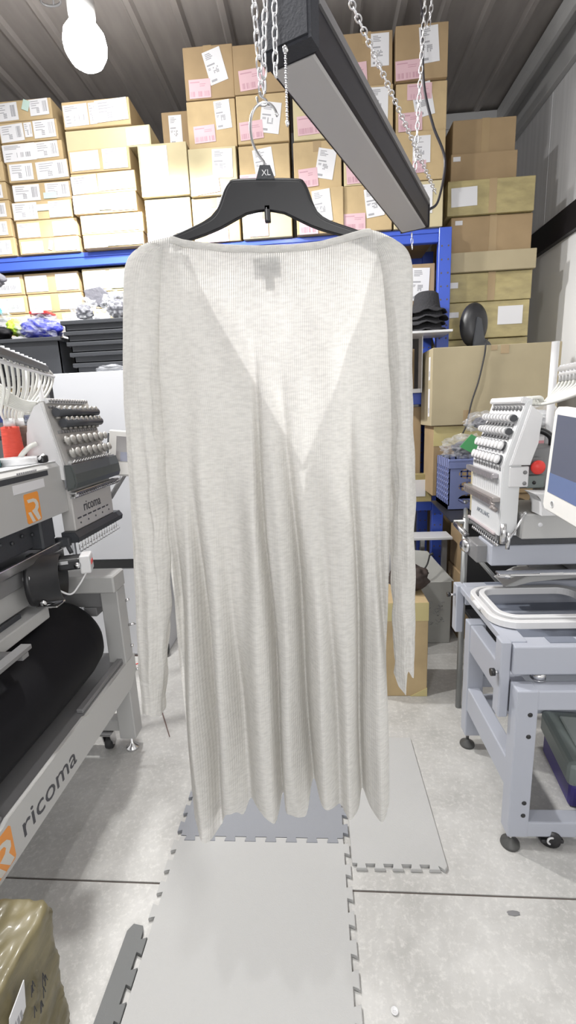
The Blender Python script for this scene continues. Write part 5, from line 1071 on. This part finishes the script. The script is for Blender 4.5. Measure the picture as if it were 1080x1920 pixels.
# front panels (far side) with the V opening
VL = [(440, 325), (455, 328), (500, 346), (560, 376), (620, 412), (680, 447), (740, 482), (790, 512), (815, 524), (900, 540), (1500, 575)]
VR = [(432, 690), (460, 682), (500, 666), (560, 644), (620, 617), (680, 590), (740, 562), (790, 543), (815, 530), (900, 528), (1500, 560)]
def frontL(a, b):
    vt = interp(TOPC, 258 + 67 * a) if True else 0; vb = interp(HEMF, a * .55); v = vt + 2 + (vb - vt) * b
    l = interp(Lt, v); r = interp(VL, v); l = 258 + (l - 258) * min(1, b * 3); u = l + (r - l) * a
    s_ = (u - interp(Lt, v)) / (interp(Rt, v) - interp(Lt, v)); return gpt(u, v, bulge(s_) * .026 + .004 + folds(u, v, 1.7, .7))
def frontR(a, b):
    vt = interp(TOPC, 690 + 65 * a); vb = interp(HEMF, .45 + a * .55); v = vt + 2 + (vb - vt) * b
    r = interp(Rt, v); l = interp(VR, v); r = 755 + (r - 755) * min(1, b * 3); u = l + (r - l) * a
    s_ = (u - interp(Lt, v)) / (interp(Rt, v) - interp(Lt, v)); return gpt(u, v, bulge(s_) * .032 + .006 + folds(u, v, 2.6, .7))
m = MB(); m.grid(frontL, 110, 200, uvfn=lambda a, b: (a * .8, b)); m.build('front_panel', M_KNIT, cg, fixn=False)
m = MB(); m.grid(frontR, 110, 200, uvfn=lambda a, b: (a * .8, b)); m.build('front_panel', M_KNIT, cg, fixn=False)
# neck band
def neck(a, b):
    u = 322 + (694 - 322) * a; v = interp(TOPC, u); th = math.pi * 2 * b
    s_ = (u - 258) / 497; p = gpt(u, v + 5.5, -bulge(s_) * .0165); return p + Vector((0, -.0016 * math.cos(th), .0062 * math.sin(th)))
m = MB(); m.grid(neck, 120, 12, uvfn=lambda a, b: (a * 8, b)); m.build('neck_band', M_KNITB, cg, fixn=False)
m = MB()
for k, (sx0, P_) in enumerate(((0, VL), (1, VR))):
    pth = []
    for i in range(40):
        v = 448 + (815 - 448) * i / 39; u = interp(P_, v); s_ = (u - interp(Lt, v)) / (interp(Rt, v) - interp(Lt, v)); pth.append(gpt(u, v, bulge(s_) * .03 + .007))
    m.grid(lambda a, b: pth[min(39, int(b * 39 + .5))] + Vector(((a - .5) * .014, 0, 0)), 2, 39)
m.build('placket', M_KNITB, cg, fixn=False)
# sewn tag inside the neck
a_ = W(474, 487, y=YG); b_ = W(525, 520, y=YG); m = MB(); m.box(a_.x, b_.x, YG - .0125, YG - .0115, b_.z, a_.z); c_ = W(497, 545, y=YG); d_ = W(513, 520, y=YG); m.box(c_.x, d_.x, YG - .0135, YG - .0125, c_.z, d_.z + .001); m.build('sewn_label', mat('dark_woven_label', (.10, .10, .10), .8), cg)
# sleeves
def sleeve(OUT, INN, yfun, depth, bottom, flip, seed):
    O2, I2 = smooth_tab(OUT, 3), smooth_tab(INN, 3); v0 = OUT[0][0]
    def fn(a, b):
        th = 2 * math.pi * a; vb = bottom(th); v = v0 + (vb - v0) * b
        o, i = interp(O2, v), interp(I2, v); c, w = (o + i) / 2, (i - o) / 2
        cap = min(1, max(.0, (v - v0) / 40)) ** .5
        dd = depth(v) * cap
        wr = .0035 * math.sin(4 * th + v / 120 + seed) + .0025 * math.sin(7 * th - v / 70 + seed * 2) + .0016 * math.sin(v / 16 + 3 * th) * min(1, max(0, (v - 560) / 200))
        wr *= min(1, max(0, (v - 500) / 200)) * 2.1
        wr += .0035 * math.sin(v / 26 + 2.2 * math.cos(th) + seed) * math.exp(-((v - 930) / 170) ** 2) + .006 * math.exp(-((math.cos(th) * flip - .25 - .25 * math.sin(v / 150 + seed)) / .16) ** 2) * min(1, max(0, (v - 560) / 150))
        u = c + w * math.cos(th) * flip
        cuff = 0
        if v > vb - 62: cuff = -.004 if v < vb - 57 else .002
        k = 1 + (wr + cuff) * 18
        p = W(u, v, y=YG); y = yfun(v) + dd * math.sin(th) * k + wr
        # armhole: pucker of the inner seam
        if .4 < a < .6: pass
        return Vector((p.x + wr * .5 * math.cos(th), y, p.z + .0))
    m = MB(); m.grid(fn, 72, 220, closed=True, uvfn=lambda a, b: (a * .6, b)); return m.build('sleeve', M_KNIT, cg, fixn=False)
OL = [(447, 322), (452, 292), (460, 266), (470, 252), (485, 241), (505, 235), (540, 234), (600, 234), (700, 237), (800, 242), (900, 248), (1000, 254), (1100, 258), (1200, 262), (1262, 265), (1270, 268), (1330, 272)]
IL = [(447, 324), (452, 322), (460, 318), (470, 315), (485, 312), (505, 309), (540, 306), (600, 303), (700, 303), (800, 306), (900, 313), (1000, 317), (1100, 319), (1200, 315), (1262, 312), (1270, 311), (1330, 309)]
sleeve(OL, IL, lambda v: YG - .004 - .006 * min(1, max(0, (v - 550) / 300)), lambda v: interp([(447, .006), (480, .013), (540, .022), (700, .032), (1000, .030), (1330, .024)], v), lambda th: 1326 + 5 * math.cos(2 * th + .6), 1, 0)
OR = [(434, 690), (440, 718), (449, 740), (458, 755), (470, 764), (485, 770), (505, 773), (540, 773), (600, 770), (700, 769), (800, 770), (900, 772), (1000, 774), (1100, 776), (1200, 776), (1285, 773)]
IR = [(434, 688), (440, 690), (449, 693), (458, 696), (470, 700), (485, 706), (505, 712), (540, 718), (600, 726), (700, 731), (800, 734), (900, 736), (1000, 735), (1100, 735), (1200, 737), (1285, 742)]
def botR(th): return interp([(-1, 1258), (-.8, 1276), (-.3, 1284), (.0, 1270), (.12, 1244), (.3, 1248), (.85, 1262), (1, 1254)], math.cos(th))
sleeve([(v, i) for v, i in IR], [(v, o) for v, o in OR], lambda v: YG - .004 - .004 * min(1, max(0, (v - 550) / 300)), lambda v: interp([(434, .006), (480, .013), (540, .022), (700, .034), (1000, .036), (1285, .022)], v), botR, 1, 2.1)
